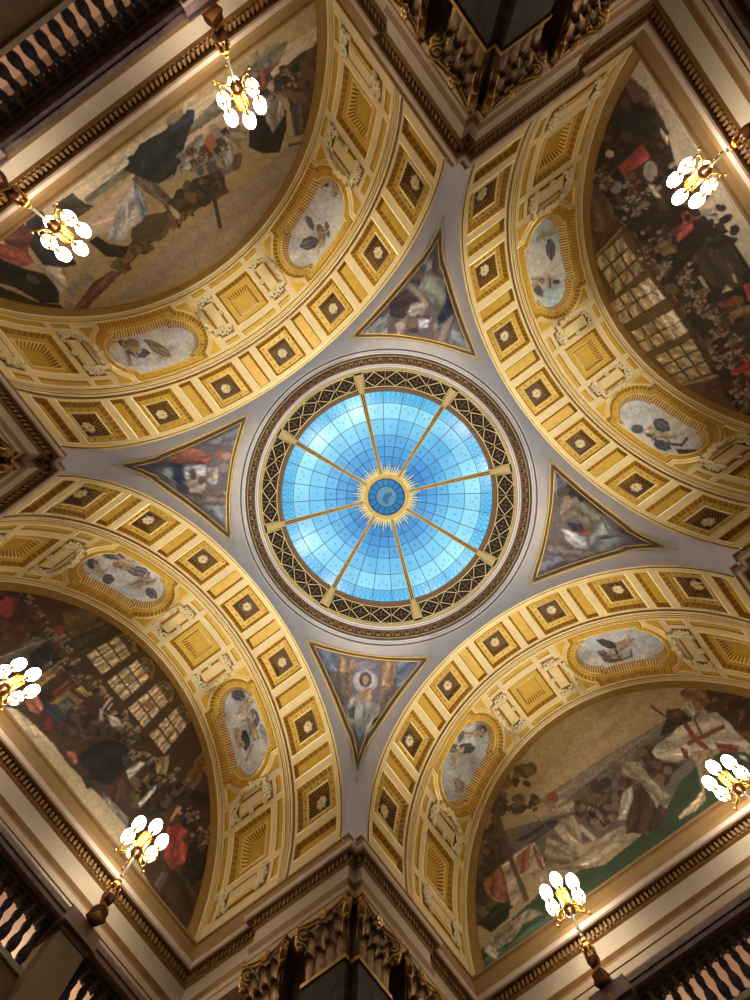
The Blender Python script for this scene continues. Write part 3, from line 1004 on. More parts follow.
wing(m, '#5a5458', 430, 230, 90, 50, 75)
m.P('#b2966c', (400, 250), (430, 240), (440, 300), (470, 370), (440, 380), (415, 320))
wing(m, '#34363c', 395, 330, 100, 46, 85)
m.E('#a8845c', 360, 335, 14, 22)
m.S('#a8845c', 16, (355, 355), (370, 400))
m.S('#a8845c', 14, (430, 400), (405, 470))
wing(m, '#8a867e', 470, 300, 90, 30, 70)
cherub(m, 400, 215, 32, -60)
cherub(m, 425, 300, 32, -100)
cherub(m, 372, 370, 24, -110)
OVALS['LL', 1] = ('#b3aca0', m)
# lower right vault
m = Canvas(37).at(540, 610, .21333)
cloudy(m, 390, 160, 200, 55, -8, ['#b9b6b4', '#b0aeae', '#c3bdb0'])
wing(m, '#433c38', 360, 175, 105, 36, 200)
m.P('#b08c60', (365, 150), (410, 130), (450, 135), (430, 160), (380, 190), (370, 200))
m.S('#3f3834', 12, (355, 190), (380, 235))
m.P('#6a5448', (265, 195), (300, 185), (340, 230), (390, 225), (430, 210), (420, 225), (330, 250), (300, 240))
m.S('#5a4a42', 9, (425, 185), (430, 220))
m.E('#c9b48c', 410, 115, 14, 10)
cherub(m, 405, 155, 30, -15)
cherub(m, 345, 215, 26, 190)
OVALS['LR', 1] = ('#b9b5ae', m)
m = Canvas(38).at(380, 680, .21333)
m.E('#a5b0b4', 470, 280, 60, 60)
cloudy(m, 400, 380, 190, 80, -62, ['#a9a8a0', '#a0a09a', '#b5b2a6'])
m.P('#6c5c62', (420, 260), (470, 205), (500, 220), (480, 270), (450, 260))
m.E('#b08a70', 455, 250, 30, 16, -20)
wing(m, '#3f3a3a', 475, 240, 50, 30, -40)
wing(m, '#474240', 370, 320, 80, 50, 0)
wing(m, '#5e5658', 390, 240, 60, 26, 110)
m.P('#b89874', (330, 350), (360, 350), (370, 430), (355, 420))
m.E('#6e4a38', 345, 320, 24, 22)
m.P('#a8845c', (360, 330), (400, 310), (380, 370))
wing(m, '#6a6466', 350, 455, 70, 24, 65)
m.E('#8a6a54', 375, 500, 22, 30)
cherub(m, 360, 350, 32, -80)
cherub(m, 452, 245, 30, -20)
cherub(m, 370, 495, 26, 80)
OVALS['LR', -1] = ('#b0aca0', m)


def LAMPNAME(px, py, bay):
    seat = [((3, 187), 'gilded six-globe lamp standard at the left edge, before the open-sky mural'),
            ((213, 25), 'gilded six-globe lamp standard before the open-sky mural, toward the top of the hall'),
            ((749, 138), 'gilded six-globe lamp standard at the right edge, before the amber-windowed mural'),
            ((98, 915), 'gilded six-globe lamp standard next to the red dress in the crowded mural'),
            ((602, 980), 'gilded six-globe lamp standard standing below the spotted cow in the meadow mural'),
            ((770, 860), 'gilded six-globe lamp standard at the right edge, below the white horse in the mural'),
            ((-40, 700), 'gilded six-globe lamp standard at the left edge, before the crowded mural with arched windows'),
            ((1100, 500), 'gilded six-globe lamp standard farthest right before the amber-windowed mural')]
    return min(seat, key=lambda s: math.hypot(px - s[0][0], py - s[0][1]))[1]


# ------------------------------------------------------------------ coffered vaults
# pieces are modelled at the crown of a vault, relative to its axis, and turned about it
def bp(s, y, d):
    """s: arc length from the piece's middle, y: distance from the dome axis, d: depth behind the vault surface"""
    t = s / R
    return ((R + d) * sin(t), y, (R + d) * cos(t))


def ringpts(hs, y0, y1, ns):
    pts = []
    cy, hy = (y0 + y1) / 2, (y1 - y0) / 2
    for a, b in (((-hs, -hy), (hs, -hy)), ((hs, -hy), (hs, hy)), ((hs, hy), (-hs, hy)), ((-hs, hy), (-hs, -hy))):
        for i in range(ns):
            k = i / ns
            pts.append((a[0] + (b[0] - a[0]) * k, cy + a[1] + (b[1] - a[1]) * k))
    return pts


def coffer(hs, y0, y1, steps, bottom, ns=12):
    """steps: (inset, depth, material of the band leading here, leaf?)"""
    mb = MB()
    prev = (0.0, 0.0)

    def ring(ins, d, bumps=0.0):
        out = []
        for i, (s, y) in enumerate(ringpts(hs - ins, y0 + ins, y1 - ins, ns)):
            dd = d + (bumps if i % 2 else -bumps)
            out.append(bp(s, y, dd))
        return out
    for ins, d, m, leaf in steps:
        if leaf:
            a, b = prev, (ins, d)
            mid = ((a[0] + b[0]) / 2, (a[1] + b[1]) / 2)
            A, Mi, B = ring(*a), ring(*mid, leaf), ring(*b)
            for q0, q1 in ((A, Mi), (Mi, B)):
                n = len(q0)
                o = len(mb.v)
                mb.v.extend(q0 + q1)
                ia, ib = mb.mi(m), mb.mi('coffer_brown' if leaf > .02 else 'antique_gold')  # alternate facets darker: relief shading of the leaves strengthened by colour
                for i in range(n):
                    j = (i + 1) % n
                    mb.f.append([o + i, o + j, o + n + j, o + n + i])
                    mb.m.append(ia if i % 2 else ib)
        else:
            mb.grid([ring(*prev), ring(ins, d)], m, closed_v=True)
        prev = (ins, d)
    ins, d = prev
    P = [[bp(s, y, d) for y in np.linspace(y0 + ins, y1 - ins, 3)] for s in np.linspace(-(hs - ins), hs - ins, 5)]
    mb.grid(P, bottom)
    return mb


def studs(mb, hs, y0, y1, ins, d, n, m, r=.028):
    pts = ringpts(hs - ins, y0 + ins, y1 - ins, n)
    for s, y in pts:
        c = bp(s, y, d)
        mb.blob(c, r, r, r * .8, m, n=6, k=4)


RS, RY0, RY1 = rad(7.35) * R, 5.25, 6.46
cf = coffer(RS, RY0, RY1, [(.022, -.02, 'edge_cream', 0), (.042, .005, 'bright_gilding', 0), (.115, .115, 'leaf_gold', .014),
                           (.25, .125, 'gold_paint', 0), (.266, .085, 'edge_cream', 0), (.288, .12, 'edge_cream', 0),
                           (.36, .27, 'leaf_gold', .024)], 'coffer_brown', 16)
studs(cf, RS, RY0, RY1, .187, .12, 4, 'antique_gold')
ME_COFFER = cf.mesh('rosette_coffer')
fl = MB()
fy = (RY0 + RY1) / 2
for k in range(6):
    a = k * PI / 3
    M = Matrix.Rotation(a, 3, 'Z')
    c = Vector(bp(0, fy, .22)) + M @ Vector((.085, 0, 0))
    fl.blob(c, .07, .055, .04, 'rosette_plaster', M, 8, 5)
    fl.blob(Vector(bp(0, fy, .24)) + Matrix.Rotation(a + PI / 6, 3, 'Z') @ Vector((.11, 0, 0)), .06, .04, .025, 'rosette_plaster', Matrix.Rotation(a + PI / 6, 3, 'Z'), 8, 4)
fl.blob(bp(0, fy, .185), .042, .042, .045, 'bright_gilding')
ME_ROSETTE = fl.mesh('rosette', True)
ME_PLAIN = coffer(rad(2.65) * R, RY0, RY1, [(.018, -.018, 'edge_cream', 0), (.03, .0, 'bright_gilding', 0), (.075, .115, 'leaf_gold', .012)], 'gold_paint', 14).mesh('plain_coffer')
sq = coffer(rad(7.7) * R, 7.22, 8.47, [(.02, -.018, 'edge_cream', 0), (.036, .0, 'bright_gilding', 0), (.105, .10, 'leaf_gold', .014),
                             (.235, .105, 'gold_paint', 0), (.252, .07, 'edge_cream', 0), (.268, .105, 'bright_gilding', 0),
                             (.345, .25, 'bright_gilding', .017), (.36, .22, 'edge_cream', 0), (.375, .25, 'gold_paint', 0)], 'gold_paint', 16)
ME_SQUARE = sq.mesh('square_coffer')


def flat_panel(hs, y0, y1):
    return coffer(hs, y0, y1, [(.014, -.014, 'edge_cream', 0), (.03, .03, 'gold_paint', 0)], 'gold_paint', 6).mesh('slim_panel')


ME_LONGF, ME_LONGB = flat_panel(rad(7.7) * R, 6.86, 7.05), flat_panel(rad(7.7) * R, 8.60, 8.78)
ME_SHORTF, ME_SHORTB = flat_panel(rad(2.9) * R, 6.86, 7.05), flat_panel(rad(2.9) * R, 8.60, 8.78)

# oval panel as a carved relief
OT, OC, OHS, OHT = 36.9, 7.80, rad(20.2) * R, 1.0


def oval_d(s, t):
    s, t = np.abs(s), np.abs(t)
    box = np.maximum(s - .74, t - .60)
    st = np.hypot(np.maximum(s - .69, 0), t) - .50
    return np.minimum(box, st)


def oval_relief():
    ns, nt = 300, 176
    S, T = np.meshgrid(np.linspace(-OHS, OHS, ns), np.linspace(-OHT, OHT, nt), indexing='ij')
    D = oval_d(S, T)
    per = np.where(np.abs(T) - .60 > np.abs(S) - .74, S, T)
    ang = np.arctan2(T, np.abs(S) - .69) * .62
    box = np.maximum(np.abs(S) - .74, np.abs(T) - .60)
    st = np.hypot(np.maximum(np.abs(S) - .69, 0), T) - .50
    per = np.where(box <= st, per, ang)
    cols = {k: np.array(lin(c)) for k, c in dict(cream='#d6c092', gold='#c6a03e', bright='#f0d080', old='#a97b2c', leaf='#94692a', rib='#e6c88a', brown='#6d4a1c').items()}
    dep = np.zeros_like(D)
    C = np.zeros(D.shape + (3,))
    C[:] = cols['cream']
    wave = np.sin(2 * PI * per / .075)
    wave2 = np.sin(2 * PI * per / .085)
    wave3 = np.sin(2 * PI * per / .26)

    def band(lo, hi, fd, c):
        k = (D >= lo) & (D < hi)
        dep[k] = fd[k] if isinstance(fd, np.ndarray) else fd
        if isinstance(c, str):
            C[k] = cols[c]
        else:
            C[k] = c[k]
    tri = (D > .45) & (np.abs(S) < OHS - .07) & (np.abs(T) < OHT - .07) & (np.abs(S) > .80)
    band(.36, .39, -.03, 'bright')
    w = (.36 - D) / .10
    band(.26, .36, .09 * w + .010 * wave2, np.where((wave2 > .2)[..., None], cols['gold'], cols['leaf']))
    band(.125, .26, .09, 'gold')
    stud = (np.abs(D - .195) < .02) & (wave3 > .86)
    dep[stud] = .065
    C[stud] = cols['old']
    band(.105, .125, .06, 'bright')
    w = (.105 - D) / .105
    band(0, .105, .09 + .17 * w + .014 * wave, np.where((wave > -.1)[..., None], cols['rib'], cols['leaf']))
    band(-9, 0, .28, 'brown')
    dep[tri] = .05
    C[tri] = cols['gold']
    edge = tri & ((np.abs(np.abs(S) - OHS + .07) < .025) | (np.abs(np.abs(T) - OHT + .07) < .025) | (D < .475))
    C[edge] = cols['bright']
    mb = MB()
    P = np.stack([(R + dep) * np.sin(S / R), OC + T, (R + dep) * np.cos(S / R)], -1)
    keep = D > -.05
    o = P.reshape(-1, 3)
    mb.v = [tuple(map(float, p)) for p in o]
    mb.col = C.reshape(-1, 3)
    mb.mi('panel_relief')
    for i in range(ns - 1):
        for j in range(nt - 1):
            if keep[i, j] or keep[i + 1, j] or keep[i, j + 1] or keep[i + 1, j + 1]:
                mb.f.append([i * nt + j, (i + 1) * nt + j, (i + 1) * nt + j + 1, i * nt + j + 1])
                mb.m.append(0)
    return mb.mesh('oval_frame', True)


ME_OVAL = oval_relief()


def oval_painting(base, shapes, bay, th):
    ns, nt = 150, 72
    S, T = np.meshgrid(np.linspace(-1.24, 1.24, ns), np.linspace(-.66, .66, nt), indexing='ij')
    D = oval_d(S, T)
    P = np.stack([(R + .27) * np.sin(S / R), OC + T, (R + .27) * np.cos(S / R)], -1)
    t = rad(th)
    W = P.copy()
    W[..., 0] = P[..., 0] * cos(t) + P[..., 2] * sin(t)
    W[..., 2] = -P[..., 0] * sin(t) + P[..., 2] * cos(t) + ZC
    W = rotz(W, ANG[bay])
    px, py = proj(W)
    C = soften(paint(px.ravel(), py.ravel(), base, shapes), ns, nt)
    mb = MB()
    mb.v = [tuple(map(float, p)) for p in P.reshape(-1, 3)]
    mb.col = C
    mb.mi('fresco')
    keep = D < .03
    for i in range(ns - 1):
        for j in range(nt - 1):
            if keep[i, j] and keep[i + 1, j] and keep[i, j + 1] and keep[i + 1, j + 1]:
                mb.f.append([i * nt + j, (i + 1) * nt + j, (i + 1) * nt + j + 1, i * nt + j + 1])
                mb.m.append(0)
    return mb.mesh('cloud_painting', True)


def spiral(cx, cy, r, turns, sgn, n=26):
    pts = []
    for i in range(n):
        k = i / (n - 1)
        a = turns * 2 * PI * k
        q = r * (1 - .8 * k)
        pts.append((cx + sgn * q * cos(a), cy + q * sin(a)))
    return pts


def cartouche(side):
    """stucco tablet with scrolled ends; side = direction of the oval panel its garland hangs on (0: none)"""
    mb = MB()
    rr = random.Random(5)
    ym = 7.84
    for (h, hy, d0, m) in ((.155, .42, -.03, 'bright_gilding'), (.125, .37, -.055, 'cream_plaster')):
        A = [bp(s, ym + y, 0.03) for s, y in ((-h, -hy), (h, -hy), (h, hy), (-h, hy))]
        B = [bp(s, ym + y, d0) for s, y in ((-h, -hy), (h, -hy), (h, hy), (-h, hy))]
        mb.add(A + B, [(0, 1, 5, 4), (1, 2, 6, 5), (2, 3, 7, 6), (3, 0, 4, 7), (4, 5, 6, 7)], m)
    bed = [bp(s, ym + y, -.006) for s, y in ((-.235, -.68), (.235, -.68), (.235, .68), (-.235, .68))]
    mb.add(bed, [(0, 1, 2, 3)], 'antique_gold')
    for e in (-1, 1):
        for f in (-1, 1):
            pts = spiral(f * .12, ym + e * .54, .12, 1.6, f)
            mb.tube([bp(s, y, -.07) for s, y in pts], [.042 - .02 * i / 25 for i in range(26)], 'rosette_plaster', 6)
            mb.blob(bp(f * .2, ym + e * .44, -.03), .05, .09, .05, 'rosette_plaster')
        for k in range(5):
            mb.blob(bp((k - 2) * .085, ym + e * (.63 - .02 * abs(k - 2)), -.04), .035, .07, .045, 'rosette_plaster', n=6, k=4)
    if side:
        for k in range(6):
            a = k * PI / 3
            mb.blob(bp(-side * .21 + .05 * cos(a), ym + .05 * sin(a), -.06), .04, .04, .03, 'rosette_plaster', n=6, k=4)
        for k in range(30):
            t = -1 + 2 * k / 29
            s = side * (.30 + .09 * (1 - t * t))
            y = ym + t * .52
            q = .045 + .03 * (1 - abs(t)) * rr.random() + .012
            mb.blob(bp(s + rr.uniform(-.05, .05), y + rr.uniform(-.03, .03), -.07 - .05 * (1 - abs(t))), q, q * rr.uniform(.8, 1.4), q, 'rosette_plaster' if rr.random() < .75 else 'bright_gilding', n=7, k=4)
    return mb.mesh('cartouche', 'auto')


ME_CART = {1: cartouche(1), -1: cartouche(-1), 0: cartouche(0)}


def vault_shell():
    mb = MB()
    holes = []
    d = 24.6
    for k in range(-3, 4):
        holes.append((k * d - 7.35, k * d + 7.35, RY0, RY1))
    for k in range(-4, 4):
        c = (k + .5) * d
        holes.append((c - 2.65, c + 2.65, RY0, RY1))
    for c in (0, 3 * d, -3 * d):
        holes.append((c - 7.7, c + 7.7, 7.22, 8.47))
        holes.append((c - 7.7, c + 7.7, 6.86, 7.05))
        holes.append((c - 7.7, c + 7.7, 8.60, 8.78))
    for c in (.5, -.5, 2.5, -2.5, 3.5, -3.5):
        holes.append((c * d - 2.9, c * d + 2.9, 6.86, 7.05))
        holes.append((c * d - 2.9, c * d + 2.9, 8.60, 8.78))
    for c in (OT, -OT):
        holes.append((c - 20.2, c + 20.2, OC - OHT, OC + OHT))
    ths = set(np.round(np.arange(-92, 92.1, 2), 4)) | {round(h[i], 4) for h in holes for i in (0, 1)}
    ths = sorted(t for t in ths if -92 <= t <= 92)
    prof = [(F + .01, .02), (F, 0), (5.13, 0), (5.135, -.03), (5.165, -.03), (5.17, 0), (RY0, 0), (RY1, 0), (6.50, 0), (6.505, .05),
            (6.56, .05), (6.565, -.015), (6.62, -.015), (6.625, .03), (6.655, .03), (6.66, 0), (6.665, 0), (6.70, 0), (6.705, -.03), (6.735, -.03), (6.74, 0), (6.755, 0), (6.76, .03), (6.785, .03), (6.79, 0), (6.80, 0), (6.86, 0), (7.05, 0), (7.22, 0),
            (8.47, 0), (8.60, 0), (8.78, 0), (8.80, 0), (8.815, 0), (8.83, 0), (8.835, .03), (8.855, .03), (8.86, -.03), (8.89, -.03), (8.895, .02), (8.91, .02), (8.915, 0), (YB, 0), (YB, .3)]
    dark = {(5.13, 5.135), (6.505, 6.56), (6.625, 6.655), (6.50, 6.505), (6.76, 6.785), (8.835, 8.855), (8.895, 8.91)}
    gold = {(5.135, 5.165), (6.705, 6.735), (8.86, 8.89)}
    inset = [(h[0] + 1e-4, h[1] - 1e-4, h[2] + 1e-4, h[3] - 1e-4) for h in holes]
    V = [[((R + d) * sin(rad(t)), y, (R + d) * cos(rad(t))) for y, d in prof] for t in ths]
    o = 0
    n = len(prof)
    mb.v = [p for row in V for p in row]
    for i in range(len(ths) - 1):
        tm = (ths[i] + ths[i + 1]) / 2
        for j in range(n - 1):
            ym = (prof[j][0] + prof[j + 1][0]) / 2
            if any(a < tm < b and c < ym < e for a, b, c, e in inset):
                continue
            key = (prof[j][0], prof[j + 1][0])
            mb.f.append([i * n + j, (i + 1) * n + j, (i + 1) * n + j + 1, i * n + j + 1])
            mb.m.append(mb.mi('antique_gold' if key in dark else 'bright_gilding' if key in gold else 'cream_plaster'))
    return mb.mesh('vault_surface')


ME_SHELL = vault_shell()
BAYTXT = {'UL': 'crowned figures under an open ochre sky', 'UR': 'robed assembly seen from across the hall', 'LL': 'crowd below four tall windows', 'LR': 'white horse and spotted cow'}
ARCHLAB = {'UL': 'coffered gold vault above the mural with an open ochre sky and dark cloaks',
           'UR': 'coffered gold vault above the mural with square amber windows and robed crowd',
           'LL': 'coffered gold vault above the mural with arched windows and the red dress',
           'LR': 'coffered gold vault above the meadow mural with white horse and cow'}
for bay in ('UL', 'UR', 'LL', 'LR'):
    A = thing('coffered_vault', ARCHLAB[bay], 'vault', (0, 0, ZC), ANG[bay], 'four coffered vaults around the dome')
    ry = lambda t: Matrix.Rotation(rad(t), 4, 'Y')
    obj('vault_surface', ME_SHELL, A)
    d = 24.6
    for k in range(-3, 4):
        c = obj('rosette_coffer', ME_COFFER, A, ry(k * d))
        obj('rosette', ME_ROSETTE, c)
    for k in range(-4, 4):
        obj('plain_coffer', ME_PLAIN, A, ry((k + .5) * d))
    for k in (0, 3, -3):
        obj('square_coffer', ME_SQUARE, A, ry(k * d))
        obj('slim_panel', ME_LONGF, A, ry(k * d))
        obj('slim_panel', ME_LONGB, A, ry(k * d))
    for k, s in ((.5, 1), (-.5, -1), (2.5, -1), (-2.5, 1), (3.5, 0), (-3.5, 0)):
        obj('slim_panel', ME_SHORTF, A, ry(k * d))
        obj('slim_panel', ME_SHORTB, A, ry(k * d))
        obj('cartouche', ME_CART[s], A, ry(k * d))
    for sgn in (1, -1):
        fr = obj('oval_panel', ME_OVAL, A, ry(sgn * OT))
        obj('cloud_painting', oval_painting(*OVALS[bay, sgn], bay, sgn * OT), fr)

# ------------------------------------------------------------------ lunette murals
MURLAB = {'UL': 'half-round mural of cloaked figures on pale paving under a wide ochre sky',
          'UR': 'half-round mural of a dark robed crowd below four slanting amber windows',
          'LL': 'half-round mural of a crowded hall with four arched pale windows and a red dress',
          'LR': 'half-round mural of a white horse, a spotted cow and people on a green meadow'}
mf = MB()
N = 72
fp = [(R + .02, YB - .02), (R - .03, YB - .02), (R - .05, YB + .02), (R - .06, YB + .04), (R - .24, YM - .01), (R - .26, YM - .03), (R - .28, YM - .01), (R - .28, YM + .03)]
fm = ['cream_plaster', 'cream_plaster', 'antique_gold', 'ochre_border', 'ochre_border', 'antique_gold', 'antique_gold']
for i in range(len(fp) - 1):
    mf.grid([[(fp[q][0] * sin(rad(t)), fp[q][1], fp[q][0] * cos(rad(t))) for q in (i, i + 1)] for t in np.linspace(-95, 95, N)], fm[i])
ME_MURFRAME = mf.mesh('arched_border', True)
for bay in ('UL', 'UR', 'LL', 'LR'):
    T_ = thing('mural', MURLAB[bay], 'mural', (0, 0, ZC), ANG[bay], 'four half-round murals')
    nx, nz = 560, 300
    X, Z = np.meshgrid(np.linspace(-R, R, nx), np.linspace(-.42, R, nz), indexing='ij')
    P = np.stack([X, np.full_like(X, YM), Z], -1)
    W = rotz(P + np.array([0, 0, ZC]), ANG[bay])
    px, py = proj(W)
    mb = MB()
    mb.v = [tuple(map(float, p)) for p in P.reshape(-1, 3)]
    mb.col = soften(1.4 * paint(px.ravel(), py.ravel(), *MURALS[bay]), nx, nz)
    mb.mi('fresco')
    keep = (np.hypot(X, np.maximum(Z, 0)) < R - .15)
    kk = keep[:-1, :-1] & keep[1:, :-1] & keep[:-1, 1:] & keep[1:, 1:]
    for i, j in zip(*np.nonzero(kk)):
        i, j = int(i), int(j)
        mb.f.append([i * nz + j, (i + 1) * nz + j, (i + 1) * nz + j + 1, i * nz + j + 1])
        mb.m.append(0)
    obj('painted_scene', mb, T_)
    obj('arched_border', ME_MURFRAME, T_)

# ------------------------------------------------------------------ pendentives and their paintings
PC = math.atan2(R, F)


def pend(phi, t):
    c, s = cos(phi), sin(phi)
    if phi < PC:
        y = F * math.tan(phi)
        rho, z = F / c, ZC + math.sqrt(max(R * R - y * y, 0))
    elif phi > PI / 2 - PC:
        y = F / math.tan(phi)
        rho, z = F / s, ZC + math.sqrt(max(R * R - y * y, 0))
    else:
        rho, z = (F + R) / (c + s), ZC
    dx, dz = RING - rho, ZRING - z
    L = math.hypot(dx, dz)
    mx, mz = (rho + RING) / 2 + dz / L * L * L / 27.7, (z + ZRING) / 2 - dx / L * L * L / 27.7
    q = (1 - t) ** 2 * rho + 2 * t * (1 - t) * mx + t * t * RING
    zz = (1 - t) ** 2 * z + 2 * t * (1 - t) * mz + t * t * ZRING
    return q, zz


def pend_at_rho(phi, rho):
    """height on the shell where its upper part reaches a given radius"""
    lo, hi = 0.0, 1.0
    best = max(range(101), key=lambda i: pend(phi, i / 100)[0]) / 100
    q0 = pend(phi, 0)[0]
    if rho <= RING:
        return pend(phi, 1)[1]
    a, b = best, 1.0
    for _ in range(40):
        m = (a + b) / 2
        if pend(phi, m)[0] > rho:
            a = m
        else:
            b = m
    return a


def pend_t_edge(phi, lim):
    lim = lim - .055 * max(0.0, 1 - abs(phi - PI / 4) / rad(22))
    """where the shell, followed down from the ring, leaves |x|,|y| < lim"""
    k = max(cos(phi), sin(phi))
    t = 1.0
    while pend(phi, t)[0] * k < lim and t > .22:
        t -= .003
    return t


cb = MB()
for q in range(4):
    phis = sorted(set([0, PI / 2, PC, PI / 2 - PC] + list(np.linspace(0, PI / 2, 61))))
    P = []
    for phi in phis:
        row = []
        if PC - 1e-6 <= phi <= PI / 2 - PC + 1e-6:
            r0, z0 = pend(phi, 0)
            row.append((r0 * cos(phi), r0 * sin(phi), ZS - .15))
        else:
            r0, z0 = pend(phi, 0)
            row.append((r0 * cos(phi), r0 * sin(phi), z0 - .001))
        for t in np.linspace(0, 1, 25):
            r_, z_ = pend(phi, t)
            row.append((r_ * cos(phi), r_ * sin(phi), z_))
        P.append(row)
    cb.grid(rotz(P, q * PI / 2), 'lavender_plaster')
struct('ceiling', cb, True)

PENLAB = {'T': 'three-cornered painting with a deep blue robe, nearest the top pier',
          'L': 'three-cornered painting with an orange robe, nearest the left pier',
          'B': 'three-cornered painting of a bare-chested seated figure with a pale halo',
          'R': 'three-cornered painting of a figure in grey folds holding a red cloth'}
LIM, RTOP = 4.955, 5.35
for q in ('T', 'L', 'B', 'R'):
    T_ = thing('pendentive_painting', PENLAB[q], 'painting', (0, 0, 0), QANG[q], 'four pendentive paintings')

    def region(lim, rtop, nphi, nt, off):
        ph0 = math.acos(min(1, lim / rtop)) + .002
        P = []
        for phi in np.linspace(ph0, PI / 2 - ph0, nphi):
            t0, t1 = pend_t_edge(phi, lim), pend_at_rho(phi, rtop)
            t1 = max(t1, t0 + .001)
            row = []
            for t in np.linspace(t0, t1, nt):
                r_, z_ = pend(phi, t)
                r_ -= off
                row.append((r_ * cos(phi), r_ * sin(phi), z_ - off * .4))
            P.append(row)
        return np.array(P)
    P = region(LIM - .05, RTOP + .05, 131, 120, .012)
    px, py = proj(rotz(P, QANG[q]))
    mb = MB()
    mb.grid(P, 'fresco')
    mb.col = soften(1.3 * paint(px.ravel(), py.ravel(), *PENDS[q]), 131, 120)
    obj('painted_figure', mb, T_, smooth=True)
    # gilt rope border along the three edges
    fb = MB()
    for lim, rt, r_, m, off in ((LIM, RTOP, .020, 'bright_gilding', .02), (LIM - .035, RTOP + .035, .024, 'rope_brown', .02), (LIM - .07, RTOP + .07, .016, 'bright_gilding', .03)):
        E_ = region(lim, rt, 61, 2, off)
        loop = [tuple(p) for p in E_[:, 0]] + [tuple(p) for p in E_[::-1, 1]]
        clean = [loop[0]]
        for p in loop[1:]:
            if (Vector(p) - Vector(clean[-1])).length > .03:
                clean.append(p)
        fb.tube(clean, r_, m, 6, closed=True)
    obj('rope_border', fb, T_, smooth=True)

# ------------------------------------------------------------------ ring cornice, lattice drum
ring = struct('trim_2', None)


def lath(name, prof, mats, n=128, smooth=True, parent=ring):
    mb = MB()
    mb.lathe(prof, mats[0], n, mlist=mats, caps=False)
    return obj(name, mb, parent, smooth=False)


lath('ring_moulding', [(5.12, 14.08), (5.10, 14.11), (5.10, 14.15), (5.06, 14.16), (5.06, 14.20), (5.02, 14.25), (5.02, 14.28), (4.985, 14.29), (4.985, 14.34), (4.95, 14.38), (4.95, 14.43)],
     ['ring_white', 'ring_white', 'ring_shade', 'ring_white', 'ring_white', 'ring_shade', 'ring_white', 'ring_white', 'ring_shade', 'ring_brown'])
lath('modillion_band', [(4.95, 14.43), (4.93, 14.46), (4.90, 14.62), (4.78, 14.70), (4.76, 14.74)], ['lattice_gold', 'ring_brown', 'ring_brown', 'ring_brown'])
mb = MB()
for k in range(88):
    a = 2 * PI * k / 88
    M = Matrix.Rotation(a, 4, 'Z')
    mb.box(4.80, 4.90, -.07, .07, 14.50, 14.66, 'stone_brown', M)
    mb.blob(M @ Vector((4.80, 0, 14.53)), .05, .05, .05, 'lattice_dark', None, 6, 4)
    a2 = a + PI / 88
    mb.blob(Matrix.Rotation(a2, 4, 'Z') @ Vector((4.87, 0, 14.58)), .05, .05, .05, 'antique_gold', None, 6, 4)
obj('modillions', mb, ring)
lath('inner_moulding', [(4.76, 14.74), (4.72, 14.78), (4.72, 14.82), (4.67, 14.86), (4.67, 14.91), (4.63, 14.95), (4.62, 15.0)],
     ['ring_white', 'ring_brown', 'ring_white', 'ring_brown', 'lattice_gold', 'lattice_gold'])
Z0, R0, Z1, R1_ = 15.0, 4.62, 15.52, 4.16


def lat(u, v, d=0.0):
    """u: azimuth, v: 0 at the lower edge of the lattice band, 1 at the top; d towards the room"""
    r = R0 + (R1_ - R0) * v - d * .75
    z = Z0 + (Z1 - Z0) * v - d * .66
    return (r * cos(u), r * sin(u), z)


lath('lattice_ground', [(R0 + .01, Z0), (R1_ + .01, Z1)], ['lattice_dark'])
for k in range(8):
    mb = MB()
    a0 = rad(22.5 + 45 * k + 2.2)
    a1 = rad(22.5 + 45 * k + 42.8)
    w = (a1 - a0) / 4
    for j in range(4):
        c = a0 + (j + .5) * w
        loop = [lat(c + du * w * .45, .5 + dv * .44, .03) for du, dv in ((0, -1), (1, 0), (0, 1), (-1, 0))]
        mb.tube(loop, .024, 'lattice_gold', 6, closed=True)
        mb.blob(lat(c, .5, .03), .06, .06, .06, 'lattice_motif', None, 7, 4)
        for i in range(4):
            a = i * PI / 2
            mb.blob(lat(c + cos(a) * w * .17, .5 + sin(a) * .18, .02), .045, .045, .045, 'lattice_motif', None, 6, 4)
        for e in (-.5, .5):
            ce = c + e * w
            mb.tube([lat(ce, 0, .02), lat(ce, 1, .02)], .016, 'lattice_gold', 5)
            for f in (.14, .86):
                mb.blob(lat(ce - e * .32 * w, f, .02), .045, .045, .045, 'lattice_motif', None, 6, 4)
    for v in (.02, .98):
        mb.tube([lat(u, v, .02) for u in np.linspace(a0, a1, 9)], .018, 'lattice_gold', 5)
    obj('lattice_panel', mb, ring)
lath('skylight_curb', [(4.17, 15.50), (4.14, 15.53), (4.14, 15.58), (4.08, 15.60), (4.08, 15.66), (4.02, 15.68), (4.02, 15.80)],
     ['lattice_gold', 'ring_brown', 'ring_brown', 'antique_gold', 'ring_brown', 'ring_brown'])

# ------------------------------------------------------------------ skylight
sky = thing('skylight', 'round domed skylight of blue glass panes held by eight gilded ribs', 'skylight', (0, 0, ZG))
HS = ZEYE - ZG
RSPH = (RG * RG + HS * HS) / (2 * HS)


def dome(r, d=0.0):
    """height above the skylight's rim"""
    return math.sqrt(RSPH * RSPH - r * r) - RSPH + HS - d


def r_of_px(p):
    lo, hi = 0, RG
    for _ in range(40):
        m = (lo + hi) / 2
        if m / (dome(m) + ZG) * FPX > p:
            hi = m
        else:
            lo = m
    return lo


